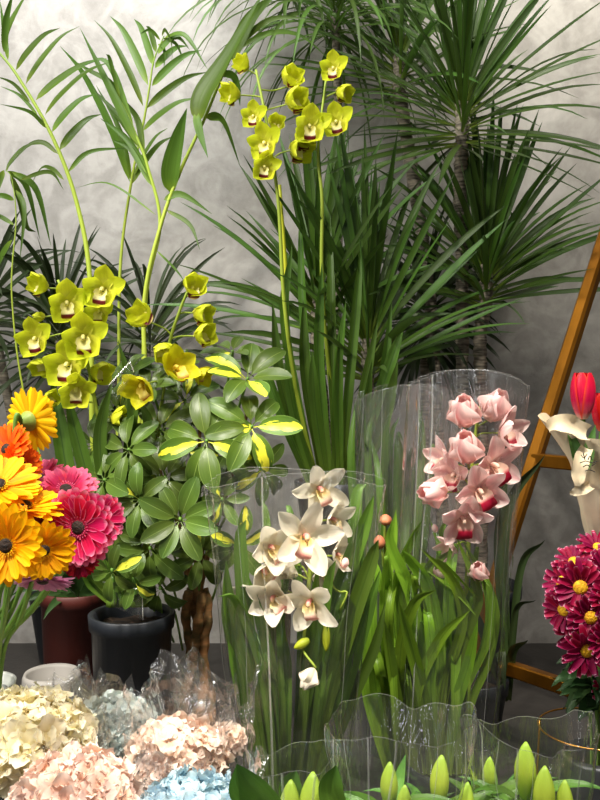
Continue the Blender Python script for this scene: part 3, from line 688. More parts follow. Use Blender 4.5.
def seam_glint(sl, rows, k, w=.0045, t0=0, t1=1, mat=None, off=.001):  # seal fold, also a whitish strip standing in for a highlight line
    m = len(rows); mb = MB(); rr = []
    c = sum(rows[m // 2], Vector()) / len(rows[0])
    for i in range(int(t0 * (m - 1)), int(t1 * (m - 1)) + 1):
        p = rows[i][k]; out = (p - c); out.z = 0; out.normalize(); s = Vector((-out.y, out.x, 0)); p = p + out * off
        rr.append([p - s * w / 2, p + out * w * .35, p + s * w / 2])
    mb.grid(rr, .5); mb.build('seam_glint', mat or M['seam_glint'], sl)

# ---------------- white orchid
y = 1.45; b = P(292, 770, y); pc = Vector((b.x, y, 0))
o = empty('white_orchid', pc, 'white-flowered orchid wrapped in a clear sleeve, in the middle foreground', 'orchid', )
pot(o, pc, .065, .07, M['pot_black'])
B = lambda dx: P(290 + dx * .9, 800, y)
mb = MB(); random.seed(3)
for bx_, pts, w, dy in (
        (-22, [(252, 690), (232, 610), (226, 560)], .03, -.02), (-18, [(262, 700), (246, 620), (240, 540), (246, 520)], .03, .0), (-14, [(266, 680), (238, 600), (218, 596)], .024, -.05),
        (-10, [(276, 690), (262, 620), (248, 575)], .026, -.04), (-26, [(240, 680), (226, 620), (224, 590)], .022, .03), (-6, [(284, 680), (280, 600), (284, 560)], .024, .03),
        (8, [(316, 680), (336, 600), (362, 530), (374, 495)], .036, -.03), (4, [(310, 690), (322, 640), (330, 580), (336, 560)], .024, -.07), (14, [(328, 700), (352, 620), (372, 560), (378, 540)], .034, -.05),
        (18, [(334, 690), (350, 600), (356, 500), (366, 484)], .03, .03), (22, [(340, 700), (364, 620), (380, 570)], .03, -.01), (0, [(304, 690), (312, 620), (318, 560)], .024, -.05), (26, [(346, 710), (372, 650), (386, 600)], .026, .02),
        (2, [(300, 700), (302, 620), (292, 520), (286, 505)], .02, .05), (-4, [(280, 700), (270, 600), (266, 520), (262, 500)], .02, .05), (10, [(318, 700), (330, 600), (346, 520)], .022, .06), (-28, [(246, 720), (236, 670), (228, 640)], .022, -.03)):
    leaf_path(mb, [B(bx_)] + [P(a, b_, y + dy * (i + 1) / len(pts)) for i, (a, b_) in enumerate(pts)], w * .84, hint=(U(-.6, .6), -1, .25))
for i in range(12):
    a = U(-30, 30); ln = U(.6, 1)
    leaf_path(mb, [B(a), P(292 + a * 1.6, 700, y + U(-.03, .05)), P(292 + a * 2.3, 800 - 210 * ln, y + U(-.03, .06)), P(292 + a * 2.6 + U(-12, 12), 800 - 270 * ln, y + U(-.03, .06))], U(.014, .022), hint=(U(-.8, .8), -1, .25), twist=U(-1, 1))
mb.build('leaves', M['strap'], o)
sp = [B(-2), P(300, 700, y + .02), P(306, 620, y + .01), P(312, 550, y), P(318, 500, y), P(324, 480, y + .01)]
orchid_flowers(o, 'white', y, [(318, 489, 27, 0, 25, -12, 20, -.02), (330, 520, 22, 1, 45, -5, 10, .0), (303, 538, 33, 0, 18, 0, -20, -.05), (270, 548, 28, 1, 25, 0, 30, -.02), (262, 568, 27, 1, 40, -25, 60, .0),
    (277, 597, 26, 1, -20, -10, 50, -.03), (312, 601, 28, 0, -20, -18, 15, -.05), (334, 556, 20, 1, 50, 5, 0, -.02), (322, 572, 22, 1, 30, -10, 20, .01), (256, 590, 22, 1, -40, -30, 120, .01), (342, 585, 16, 1, 60, 0, 0, .02), (292, 566, 18, 2, -20, -20, 0, .02)], sp, M['spike'], k=1.03)
ms = MB(); tube(ms, [P(306, 640, y), P(303, 650, y - .05), P(316, 668, y - .07)], .002, 6, 10); ms.build('flower_stalk', M['spike'], o); ms = MB()
tube(ms, [P(318, 560, y), P(336, 590, y - .03), P(347, 592, y - .04), P(340, 610, y - .04)], .0018, 6, 10); ms.build('flower_stalk', M['spike'], o)
place_flower(o, 'white', 2, P(314, 668, y - .07), 27 * mpp(P(304, 680, y - .07)), -50, -55, 0)
def bud(parent, p, d, L, r, mat, name='bud'):
    mb = MB(); d = Vector(d).normalized(); pts = [p + d * (L * i / 5) for i in range(6)]
    tube(mb, pts, lambda t: r * max(.12, math.sin(math.pi * min(.97, .12 + .86 * t)) ** .7), 10, 14, rnd=U(.2, .8)); return mb.build(name, mat, parent)
bud(o, P(309, 640, y - .05), (-.8, -.3, -.35), .028, .008, M['bud_green'])
bud(o, P(326, 625, y - .04), (.0, -.2, -1), .042, .007, M['bud_green'])
bud(o, P(342, 562, y - .04), (.9, -.3, -.2), .012, .009, M['pink'])
sl, rows = sleeve(o, M['film'], (pc.x, y, .0), P(296, 478, y) , .075, .155, .07, .032, seed=4, n=110, m=50, crinkle=.006)
seam_glint(sl, rows, 78, w=.005); seam_glint(sl, rows, 72, w=.0018); seam_glint(sl, rows, 96, w=.0025); seam_glint(sl, rows, 0, w=.004); seam_glint(sl, rows, 55, w=.004)

# ---------------- pink orchid
y = 1.6; b = P(440, 740, y); pc = Vector((b.x, y, 0))
o = empty('pink_orchid', pc, 'pink-flowered orchid with bright strap leaves in a clear sleeve at right of the white one', 'orchid')
pot(o, pc, .06, .05, M['pot_black'])
B = lambda dx: P(435 + dx * 1.25, 774, y)
mb = MB(); random.seed(5)
for bx_, pts, w, dy in (
        (-40, [(388, 680), (384, 600), (392, 540), (396, 510)], .026, 0), (-34, [(400, 660), (396, 580), (410, 540), (422, 520)], .026, -.03), (-30, [(404, 640), (420, 570), (450, 585), (476, 616)], .022, -.05),
        (-24, [(420, 680), (412, 600), (390, 545), (392, 520)], .028, -.05), (-20, [(430, 650), (426, 580), (440, 560), (480, 600)], .02, -.06), (-14, [(424, 680), (420, 620), (430, 570), (460, 545)], .026, 0),
        (-8, [(440, 660), (430, 590), (412, 560), (402, 550)], .03, -.06), (-4, [(436, 680), (446, 620), (444, 560), (430, 520)], .024, .02), (0, [(446, 680), (462, 620), (452, 580), (420, 548)], .024, -.07),
        (6, [(452, 680), (470, 620), (476, 590), (456, 536)], .028, -.05), (12, [(462, 690), (484, 640), (486, 590), (462, 540)], .03, -.02), (18, [(470, 700), (486, 660), (494, 610), (480, 560)], .026, .02), (-44, [(376, 690), (372, 620), (376, 560)], .026, -.02),
        (-48, [(366, 700), (360, 640), (366, 590)], .024, -.03), (-28, [(400, 690), (402, 640), (416, 600), (436, 590)], .026, -.07), (-16, [(416, 700), (440, 640), (470, 610)], .024, -.08), (8, [(444, 700), (456, 640), (460, 590)], .022, .04),
        (-36, [(390, 700), (400, 640), (380, 580), (376, 560)], .024, .03), (-2, [(424, 700), (410, 640), (398, 600)], .028, -.09), (14, [(456, 710), (470, 660), (478, 620)], .026, -.08), (-10, [(420, 690), (436, 620), (440, 540), (446, 520)], .024, .04), (-22, [(396, 700), (388, 650), (384, 620)], .026, -.09)):
    leaf_path(mb, [B(bx_ * .8)] + [P(a, b_, y + dy * (i + 1) / len(pts)) for i, (a, b_) in enumerate(pts)], w * .84, hint=(U(-.6, .6), -1, .25))
for i in range(20):
    a = U(-46, 40); ln = U(.55, 1); c_ = U(-24, 30)
    leaf_path(mb, [B(a * .8), P(430 + a, 690, y + U(-.05, .05)), P(430 + a * 1.1, 780 - 190 * ln, y + U(-.05, .05)), P(430 + a * 1.1 + c_ * .6, 780 - 240 * ln, y + U(-.06, .05)), P(430 + a * 1.1 + c_, 780 - 240 * ln + abs(c_) * .5, y + U(-.06, .05))], U(.013, .02), hint=(U(-.8, .8), -1, .25), twist=U(-1, 1))
mb.build('leaves', M['strap_bright'], o)
sp = [B(0), P(460, 650, y + .03), P(468, 560, y + .03), P(470, 490, y + .02), P(476, 430, y + .02), P(482, 400, y + .02)]
orchid_flowers(o, 'pink', y, [(464, 426, 33, 2, -10, 50, 0, -.01), (488, 420, 32, 2, 25, 50, 0, .01), (499, 433, 25, 1, 45, 0, 0, -.01), (467, 462, 34, 2, -15, 50, 10, -.03), (448, 462, 22, 1, -70, 10, 0, .02),
    (491, 466, 27, 0, 30, -5, 20, -.03), (478, 490, 27, 0, 15, -15, 30, -.05), (446, 492, 30, 2, -55, 5, 90, -.03), (455, 476, 22, 1, -30, 0, 0, .0), (461, 518, 26, 0, 10, -25, 0, -.04), (455, 545, 18, 1, -60, -30, 0, .0)], sp, M['spike'], k=1.03)
ms = MB(); tube(ms, [P(468, 560, y + .03), P(478, 580, y), P(481, 582, y - .02)], .002, 6, 10); ms.build('flower_stalk', M['spike'], o)
place_flower(o, 'pink', 2, P(479, 578, y - .03), 27 * mpp(P(476, 560, y)), -15, 45, 0)
place_flower(o, 'pink', 2, P(440, 575, y - .01), 24 * mpp(P(476, 560, y)), -15, 35, 0)
bud(o, P(436, 532, y - .02), (-.3, -.2, .9), .016, .006, M['pink'])
sl, rows = sleeve(o, M['film'], (pc.x, y, .0), P(468, 378, y), .10, .113, .075, .03, seed=11, n=110, m=50, crinkle=.006)
seam_glint(sl, rows, 72, w=.0045); seam_glint(sl, rows, 66, w=.002); seam_glint(sl, rows, 4, w=.003); seam_glint(sl, rows, 92, w=.0016)

# ---------------- budding plant in hazy sleeve between them
y = 1.78; b = P(392, 700, y); pc = Vector((b.x, y, 0))
o = empty('budding_orchid', pc, 'orchid with small orange buds in a hazy sleeve between the white and pink ones', 'orchid')
pot(o, pc, .075, .15, M['pot_black'])
mb = MB(); random.seed(9)
for i in range(16):
    a = -44 + i * 6
    leaf_path(mb, [P(392 + a * .35, 720, y), P(392 + a * .6, 600, y + U(-.04, .04)), P(392 + a * .9, U(440, 520), y + U(-.05, .05)), P(392 + a * 1.0 + U(-10, 10), U(400, 470), y + U(-.06, .06))], U(.012, .02), hint=(U(-.6, .6), -1, .2))
mb.build('leaves', M['strap_dark'], o)
ms = MB(); tube(ms, [P(392, 720, y), P(386, 600, y - .04), P(385, 525, y - .09)], .003, 8, 16); tube(ms, [P(387, 600, y - .04), P(382, 550, y - .08)], .002, 6, 8); ms.build('flower_stalk', M['spike'], o)
bud(o, P(385, 524, y - .09), (.1, -.3, 1), .02, .0135, M['bud_orange']); bud(o, P(380, 548, y - .08), (-.1, -.3, 1), .028, .012, M['bud_orange'])
sl, rows = sleeve(o, M['film_back'], (pc.x, y, 0), P(408, 392, y), .09, .12, .075, .04, seed=17, crinkle=.012, n=110, m=50)
for k in (60, 66, 74, 84, 94): seam_glint(sl, rows, k, w=.0016)

# ================================================================== GERBERAS
vy = 1.30; vz = P(0, 682, vy).z; vx = P(-19, 690, vy).x
mb = MB(); lathe(mb, (vx, vy, 0), [(.001, 0), (.05, 0), (.054, .01), (.05, .15), (.044, .3), (.05, vz - .01), (.052, vz), (.048, vz - .003), (.042, vz - .05), (.04, .3), (.045, .1), (.001, .02)], 40)
tag(mb.build('vase', M['vase_white'], origin=(vx, vy, 0)), 'tall white ceramic vase holding the gerberas at the left edge', 'vase')

def gerbera(px, py, y, rpx, kind, yaw, pitch, label, disc='disc_dark', layers=2, n=26, tilt=7, wide=.24, seed=0, curved=0):
    random.seed(seed + 100); c = P(px, py, y); r = rpx * mpp(c); m = rot_to(face_dir(yaw, pitch), U(0, 30)); fd = face_dir(yaw, pitch)
    base = Vector((vx + U(-.02, .02), vy + U(-.02, .02), .04)); ex = Vector((vx + U(-.02, .03), vy + U(-.02, .02), vz + .02))
    o = empty('gerbera', base, label, 'flower', 'gerberas in the white vase')
    ms = MB(); back = c - fd * .014; tube(ms, [base, ex, ex.lerp(back, .5) + Vector((0, 0, -.01)), back - fd * .014, back], .0036, 8, 36); ms.build('stem', M['stem'], o)
    mb = MB()
    for l in range(layers):
        for i in range(n):
            a = 360 * (i + .5 * l) / n + U(-3, 3)
            rows = petal_rows(a, r * (1 - .1 * l) * U(.92, 1.04), r * wide * U(.85, 1.1), tilt + 9 * l + U(-4, 4), -4 + U(-8, 12) + curved, .12, lambda t: min(1, .35 + t * 1.6) * (1 if t < .82 else max(.3, 1 - ((t - .82) / .18) ** 2 * .8)), off=r * .1, n=8, cross=2)
            mb.grid([[c + m @ p for p in row] for row in rows], U(0, 1))
    mb.build('petals', M['ger_' + kind], o)
    # inner ring of short florets
    mb = MB()
    for l in range(3):
        for i in range(22):
            rows = petal_rows(360 * i / 22 + l * 8, r * (.2 - .04 * l) * U(.8, 1.1), r * .07, 40 + 14 * l, -30, .2, lambda t: 1 - .6 * t, off=r * (.14 - .02 * l), n=4, cross=1)
            mb.grid([[c + m @ (p + Vector((0, 0, .003))) for p in row] for row in rows], U(0, 1))
    mb.build('inner_florets', M['ger_' + kind], o)
    mb = MB(); rr = r * .21; rows = []
    for i in range(6):
        t = i / 5 * math.pi / 2; rows.append([c + m @ Vector((rr * math.cos(t) * math.cos(b), rr * math.cos(t) * math.sin(b), .005 + rr * .5 * math.sin(t))) for b in [2 * math.pi * k / 16 for k in range(16)]])
    mb.grid(rows, .5, closed=True); mb.build('disc', M[disc], o)
    mb = MB(); rows = []
    for i in range(6):
        t = i / 5; rr = r * (.08 + .26 * math.sin(t * 1.5)); rows.append([c + m @ Vector((rr * math.cos(b), rr * math.sin(b), -.016 + .015 * t)) for b in [2 * math.pi * k / 16 for k in range(16)]])
    mb.grid(rows, .5, closed=True); mb.build('calyx', M['calyx'], o)
gerbera(29, 421, 1.30, 31, 'lemon', 152, 8, 'yellow gerbera seen from behind, topmost with its green calyx showing', n=28, tilt=8, seed=1)
gerbera(8, 450, 1.27, 27, 'orange', -30, 25, 'orange gerbera just below the backward-facing yellow one', n=30, seed=2)
gerbera(20, 466, 1.27, 24, 'orange', 60, 10, 'small deep orange gerbera left of the rosy pink blooms', n=30, seed=3, layers=3)
gerbera(-2, 487, 1.20, 40, 'yellow', 20, 55, 'golden gerbera facing upward at the left edge above the dark-eyed ones', n=26, seed=4)
gerbera(24, 508, 1.19, 38, 'yellow', 30, 72, 'golden gerbera turned up edge-on between the magenta and the front blooms', n=26, seed=9)
gerbera(8, 545, 1.08, 38, 'yellow', -8, 2, 'golden gerbera with dark eye nearest the camera at the left edge', n=22, wide=.3, seed=5)
gerbera(44, 549, 1.15, 29, 'yellow', 18, -8, 'golden gerbera with dark eye partly behind the nearest golden one', n=22, wide=.3, seed=6)
gerbera(80, 527, 1.20, 37, 'magenta', -12, 0, 'large magenta gerbera with pale petal tips and dark eye', n=26, layers=2, seed=7, wide=.34)
gerbera(100, 520, 1.30, 25, 'magenta', 45, 5, 'smaller magenta gerbera tucked behind the right side of the large magenta one', n=26, layers=2, seed=8, wide=.32)
gerbera(66, 491, 1.30, 30, 'rose', 10, 50, 'rosy pink gerbera facing up above the large magenta one', n=32, layers=3, seed=10)
gerbera(42, 480, 1.33, 24, 'rose', -30, 45, 'pale rose gerbera behind, between the yellow and the pink blooms', n=32, layers=2, seed=11)
gerbera(38, 510, 1.25, 26, 'crimson', 0, 40, 'deep pink gerbera mostly hidden above the golden eyed pair', n=30, layers=2, seed=12)
gerbera(80, 562, 1.28, 17, 'crimson', 20, -20, 'small dark crimson gerbera under the large magenta one', n=26, layers=2, seed=13)
gerbera(43, 578, 1.20, 29, 'mauve', 0, -62, 'mauve gerbera drooping face down below the golden pair', n=30, layers=2, seed=14)

# ================================================================== HYDRANGEAS
def hydrangea(px, py, y, rpx, kind, label, sq=.8, wrap=None, n=120, seed=0, cat='flower', pw=.31):
    random.seed(seed + 50); c = P(px, py, y); r = rpx * mpp(c)
    o = empty('hydrangea', (c.x, y, 0), label, 'flower bouquet', 'wrapped hydrangea heads')
    ms = MB(); tube(ms, [(c.x, y, .005), (c.x, y, .2), c - Vector((0, 0, r * .3))], .005, 8, 14); ms.build('stem', M['stem'], o)
    mb = MB()
    for i in range(n):
        u = 1 - (i + .5) / n * 1.35; a = i * 2.39996; q = math.sqrt(max(0, 1 - u * u))
        nd = Vector((q * math.cos(a), q * math.sin(a), u)); rr = r * U(.84, 1.02) * (1 + .10 * noise.noise(nd * 3 + Vector((seed, 0, 0))))
        pc = c + Vector((nd.x * rr, nd.y * rr, nd.z * rr * sq)); m = rot_to((nd + Vector((U(-.35, .35), U(-.35, .35), U(-.35, .35)))).normalized(), U(0, 90))
        L = r * pw * U(.85, 1.2); rn = U(0, 1)
        for k in range(4):
            rows = petal_rows(90 * k + U(-10, 10), L, L * 1.05, U(5, 35), U(-30, 30), U(-.15, .2), lambda t: max(.1, math.sin(math.pi * min(.96, .1 + .88 * t)) ** .5), off=.001, n=5, cross=2, wave=L * .16)
            mb.grid([[pc + m @ p for p in row] for row in rows], min(1, max(0, rn + U(-.2, .2))))
    mb.build('flower_head', M['hyd_' + kind], o)
    mb = MB()
    for i in range(7):
        a = i * .9 + seed; d = Vector((math.cos(a), math.sin(a), .25)); sweep_leaf(mb, grow(c - Vector((0, 0, r * .55)), d, r * 1.15, .6, 8), r * .45, lance, hint=(0, 0, 1), cross=2)
    mb.build('leaves', M['mum_leaf'], o)
    if wrap:
        tx, ty, w, h, mt = wrap
        sl, rows = sleeve(o, M[mt], (c.x, y, .02), P(tx, ty, y), .03, w, .03, w * .8, seed=seed, n=72, m=40, name='cellophane_wrap', crumple=(34, .016, 3.0, .07 + h, .8), edge=False)
    return o
hydrangea(28, 748, 1.22, 58, 'cream', 'big cream hydrangea head at the lower left corner', seed=1, n=190, wrap=(32, 722, .115, .0, 'film_crinkle'))
hydrangea(116, 736, 1.34, 42, 'ice', 'pale grey-blue hydrangea under tall crinkled cellophane, behind the peach ones', seed=2, wrap=(116, 700, .075, .04, 'film_crinkle'))
hydrangea(176, 762, 1.26, 45, 'blush', 'blush peach hydrangea at the right of the pale grey-blue one', seed=3, wrap=(180, 708, .085, .04, 'film_crinkle'))
hydrangea(74, 806, 1.06, 57, 'peach', 'large peach pink hydrangea lying in front, between cream and blue heads', seed=4, n=180, sq=.75)
hydrangea(190, 822, 1.06, 50, 'blue', 'sky blue hydrangea at the bottom edge', seed=5, n=150, sq=.75, wrap=(190, 790, .09, .0, 'film_crinkle'))
hydrangea(78, 722, 1.42, 18, 'orange', 'small orange peach bloom peeking between the cream and grey-blue hydrangeas', seed=6, n=50, wrap=(82, 696, .04, .02, 'film_crinkle'))
hydrangea(226, 742, 1.34, 20, 'blush', 'half hidden pale hydrangea in brown-tinged crinkled wrap right of the blush one', seed=8, n=50, wrap=(216, 690, .065, .05, 'film_crinkle'))

# ================================================================== LILY BOUQUETS
def lily(px, py, y, L, label, lean=0, seed=0, two=None):
    random.seed(seed + 300); p = P(px, py, y); o = empty('lily', (p.x + U(-.01, .01), y + .02, 0), label, 'flower', 'budding lilies in cellophane')
    ms = MB(); b = wloc(o); j = p - Vector((lean * .02, 0, L)); tube(ms, [b + Vector((0, 0, .01)), (b + j) * .5, j], .0035, 8, 16); st = ms.build('stem', M['stem'], o)
    def lb(tip, L):
        mb = MB(); d = Vector((lean * .25, U(-.1, .1), 1)).normalized(); rows = []
        a_ = tip - d * L; s = d.cross(Vector((0, 1, 0))).normalized(); t_ = s.cross(d)
        for i in range(15):
            t = i / 14; r = L * .185 * (max(.0, math.sin(math.pi * (.08 + .90 * t ** 1.05))) ** .75)
            rows.append([a_ + d * L * t + (s * math.cos(q) + t_ * math.sin(q)) * r * (1 + .13 * math.cos(3 * q)) for q in [2 * math.pi * k / 18 for k in range(18)]])
        idx = mb.grid(rows, U(.2, .8), closed=True); mb.f.append(tuple(idx[-1])); return mb.build('bud', M['lily_bud'], o)
    lb(p, L)
    if two:
        q = P(*two[:3]); tube_m = MB(); tube(tube_m, [j - Vector((0, 0, .04)), q - Vector((0, 0, two[3] + .02)), q - Vector((0, 0, two[3]))], .0025, 6, 10); tube_m.build('side_stem', M['stem'], o); lb(q, two[3])
    ml = MB()
    for i in range(14):
        a = i * 2.4; d = Vector((math.cos(a), math.sin(a), U(.5, 1.1))); b0 = b.lerp(j, .55 + .45 * i / 14)
        sweep_leaf(ml, grow(b0, d, U(.07, .12), U(.3, .9), 8), .018, lance, hint=(0, -.3, 1), cross=1)
    ml.build('leaves', M['lily_leaf'], o)
lily(313, 772, 1.04, .085, 'lily with two side by side buds, leftmost of the row', seed=1, two=(291, 780, 1.04, .07))
lily(390, 762, 1.08, .06, 'lily with a slim bud behind the wrap fold left of centre', seed=2)
lily(442, 755, 1.10, .065, 'lily bud standing in the middle of the glossy wrap', seed=3, lean=.3, two=(468, 782, 1.04, .05))
lily(490, 757, 1.16, .05, 'lily with a small upright bud in the hazy gap left of the tallest bud', seed=4)
lily(526, 742, 1.12, .075, 'tallest lily bud of the group at lower right', seed=5)
lily(545, 766, 1.05, .07, 'plump lily bud right in front of the tallest bud', seed=6, two=(565, 780, 1.05, .055))
lily(405, 785, 1.04, .05, 'lily with a low bud just showing at the bottom centre', seed=7)
random.seed(77)
mb = MB(); leaf_path(mb, [P(275, 830, 1.02), P(262, 800, 1.0), P(245, 780, .98), P(237, 764, .97)], .045, base=.8); leaf_path(mb, [P(300, 830, 1.06), P(290, 790, 1.06), P(296, 770, 1.06)], .03); leaf_path(mb, [P(346, 830, 1.02), P(330, 790, 1.02), P(336, 765, 1.02)], .03)
c = P(290, 790, 1.03)
tube(mb, [(c.x, 1.03, .0), (c.x, 1.03, .2), P(290, 832, 1.03)], .004, 6, 8)
tag(mb.build('leafy_stem', M['lily_leaf'], origin=(c.x, 1.03, 0)), 'broad dark green leaf poking up between the blue hydrangea and the lily buds', 'leaf')
def bouquet_wrap(px, top, y, w, label, seed, d=.7, jag=.02, tip=0, mat='film_lily'):
    c = P(px, top, y); sl, rows = sleeve(None, M[mat], (c.x, y, .01), c, .04, w, .035, w * d, seed=seed, n=90, m=44, name='cellophane_wrap', edge=False, crumple=(13, .022, 2.0, .02, .45))
    tag(sl, label, 'cellophane wrap', 'cellophane around the lilies'); e = MB(); top_ = rows[-1] + [rows[-1][0]]
    e.grid([[p, p + Vector((0, 0, .001))] for p in top_], .5); e.build('wrap_edge', M['seam_glint'], sl)
    for k in (50, 54, 58, 63, 66, 71, 76, 80, 85): seam_glint(sl, rows, k, w=U(.0012, .004), t0=.5)  # extra whitish strips paint glare streaks onto the wrap
bouquet_wrap(400, 722, 1.08, .098, 'glossy clear cellophane around the middle lily buds, its rim crossing the orchid leaves', 3)
bouquet_wrap(528, 728, 1.12, .088, 'clear cellophane around the lily buds at lower right', 8)
bouquet_wrap(295, 752, 1.05, .06, 'small cellophane fold around the two leftmost lily buds', 5)

# ================================================================== LADDER SHELF
o_pts = [P(617, 200, 2.05), P(473, 652, 1.9)]
d = (o_pts[1] - o_pts[0]); lowz = o_pts[1] + d * (o_pts[1].z / -d.z); top_ = o_pts[0] - d * .15
off = Vector((.38, -.5, 0))
lad = empty('ladder_shelf', (lowz.x, lowz.y, 0), 'antique gold metal ladder shelf leaning at the right edge', 'ladder shelf')
for q in (0, 1):
    mb = MB(); bar(mb, top_ + off * q, Vector((lowz.x, lowz.y, .0)) + off * q, .033, .028, up=(.75, .62, .2), bev=.2); mb.build('rail', M['gold'], lad, smooth=False)
def on(py): # point on first rail at the given image row
    best = None
    for i in range(400):
        p = top_.lerp(lowz, i / 399); v = p - Vector((0, 0, CH)); row = 400 - F * v.dot(UPV) / v.dot(FWD)
        if best is None or abs(row - py) < best[0]: best = (abs(row - py), p)
    return best[1]
for py in (-20, 215, 460, 655):
    p = on(py); mb = MB(); bar(mb, p, p + off, .024, .03); mb.build('rung', M['gold'], lad, smooth=False)
# long thin edge rod along the rail
# ================================================================== TULIPS in newsprint
def tulip(px, py, y, h, mat, label, op=.0, seed=0):
    random.seed(seed); c = P(px, py, y); o = empty('tulip', P(590, 520, 1.5), label, 'flower', 'tulips in the paper wrap')
    ms = MB(); b = c - Vector((0, 0, h * .5)); tube(ms, [wloc(o), (wloc(o) + b) * .5 + Vector((0, 0, -.01)), b], .004, 8, 14); ms.build('stem', M['stem'], o)
    mb = MB()
    for k in range(6):
        a = 60 * k; out = Vector((math.cos(R(a)), math.sin(R(a)), 0)); sd = Vector((-out.y, out.x, 0)); R0 = h * (.27 if k % 2 else .245); rows = []
        for i in range(11):
            t = i / 10; r = R0 * (math.sin(math.pi * (.06 + .74 * t)) ** .65); w = h * .27 * max(.05, math.sin(math.pi * min(.97, .12 + .85 * t)) ** .6); z = h * t
            row = []
            for j in range(-3, 4):
                x = j / 3; an = x * w / max(r, .004) * .8; an = max(-1.2, min(1.2, an)); row.append(b + (out * math.cos(an) + sd * math.sin(an)) * r * (1 - .02 * abs(x)) + Vector((0, 0, z)))
            rows.append(row)
        mb.grid(rows, U(.2, .8))
    mb.build('petals', M[mat], o)
    mb = MB(); l0 = b - Vector((0, 0, .09))
    for s in (-1, 1): sweep_leaf(mb, grow(l0, (s * .25, .1, 1), .085, .3, 9), .022, lance, hint=(0, -1, .2), cross=2)
    mb.build('leaves', M['tulip_leaf'], o)
tulip(583, 396, 1.42, .077, 'tulip', 'pink-red tulip with a pale base, left of the two in the paper wrap', seed=1)
tulip(602, 412, 1.46, .065, 'tulip_red', 'plain red tulip half cut off by the right edge', seed=2)
# paper cone
random.seed(12)
base = P(598, 545, 1.5); mb = MB(); rows = []
for i in range(18):
    t = i / 17; row = []; c = base.lerp(P(597, 440, 1.45), t)
    for k in range(48):
        a = 2 * math.pi * k / 48; r = .012 + .036 * t ** .7; fr = 1 + .16 * t * math.sin(a * 5 + t * 3) + .1 * noise.noise(Vector((math.cos(a) * 3, math.sin(a) * 3, t * 4)))
        lift = (max(0, math.cos(a - math.pi)) ** 3) * .05 * max(0, t - .75) / .25
        row.append(c + Vector((math.cos(a) * r * fr - lift, math.sin(a) * r * fr * .9, .02 * max(0, t - .7) * math.sin(a * 3) + lift * .9)))
    rows.append(row)
mb.grid(rows, .5, closed=True)
wrap = tag(mb.build('paper_wrap', M['paper'], origin=base), 'cream newsprint cone wrapped around the tulips on the ladder shelf', 'paper wrap')
def paper_flap(pts, w, seed):
    random.seed(seed); m2 = MB(); sweep_leaf(m2, catmull(pts, 14), w, lambda t: max(.12, math.sin(math.pi * min(.95, .2 + .8 * t)) ** .5), fold=.3, hint=(0, -1, .4), cross=3, wave=.004); m2.build('folded_corner', M['paper'], wrap)
paper_flap([P(586, 434, 1.42), P(572, 428, 1.41), P(558, 424, 1.41), P(549, 430, 1.42)], .034, 1)
paper_flap([P(586, 448, 1.42), P(580, 462, 1.41), P(578, 476, 1.41), P(577, 486, 1.41)], .026, 2)
paper_flap([P(590, 486, 1.44), P(582, 490, 1.42), P(576, 492, 1.42), P(570, 494, 1.42)], .018, 3)
m3 = MB()
for pts in ([(581, 455), (584, 458), (587, 454)], [(583, 452), (585, 460)], [(588, 460), (590, 456), (592, 460)], [(580, 463), (586, 461), (592, 463), (597, 461)], [(583, 467), (587, 465), (590, 467)], [(592, 466), (596, 463)], [(585, 471), (590, 470), (595, 472)]):
    tube(m3, [P(a, b_, 1.385) for a, b_ in pts], .0008, 5, 8)
m3.build('print', M['ink'], wrap)
# shelf that carries the tulips
mb = MB(); ph = base.z
o = empty('flower_cup', (base.x + .015, 1.5, ph - .12), 'small gold cup on the ladder holding the paper-wrapped tulips', 'cup')
lathe(mb, (base.x + .004, 1.5, ph - .1), [(.001, 0), (.028, 0), (.03, .004), (.034, .1), (.032, .1), (.028, .006), (.001, .004)], 24); mb.build('cup', M['gold_wire'], o)
mb = MB(); bar(mb, (base.x - .05, 1.5, ph - .107), (base.x + .16, 1.5, ph - .107), .08, .012); mb.build('bracket', M['gold'], o, smooth=False)

# ================================================================== CHRYSANTHEMUMS
rc = P(592, 728, 1.42); mr = 52 * mpp(rc)
stand = empty('wire_stand', (rc.x, 1.42, 0), 'round gold wire hoop stand under the purple chrysanthemums', 'stand')
mb = MB()
N_ = 48; rows = []
for i in range(N_ + 1):
    a = 2 * math.pi * i / N_; cc = rc + Vector((math.cos(a) * mr, math.sin(a) * mr, 0)); o1 = Vector((math.cos(a), math.sin(a), 0))
    rows.append([cc + (o1 * math.cos(b_) + Vector((0, 0, 1)) * math.sin(b_)) * .0016 for b_ in [2 * math.pi * k / 8 for k in range(8)]])
mb.grid(rows, .5, closed=True); mb.build('hoop', M['gold_wire'], stand)
for k in range(3):
    a = k * 2.094 + .5; e = Vector((math.cos(a), math.sin(a), 0)); mb = MB(); tube(mb, [rc + e * mr, Vector((rc.x, 1.42, 0)) + e * mr * 1.1], .002, 6, 6); mb.build('leg', M['gold_wire'], stand)
vz_ = .62
mb = MB(); lathe(mb, (rc.x + .01, 1.42, 0), [(.001, 0), (.05, 0), (.055, .01), (.06, rc.z - .05), (.055, rc.z - .04), (.05, rc.z - .06), (.001, .02)], 28)
tag(mb.build('bucket', M['bucket'], origin=(rc.x + .01, 1.42, 0)), 'dark metal bucket inside the hoop stand holding the chrysanthemums', 'bucket')
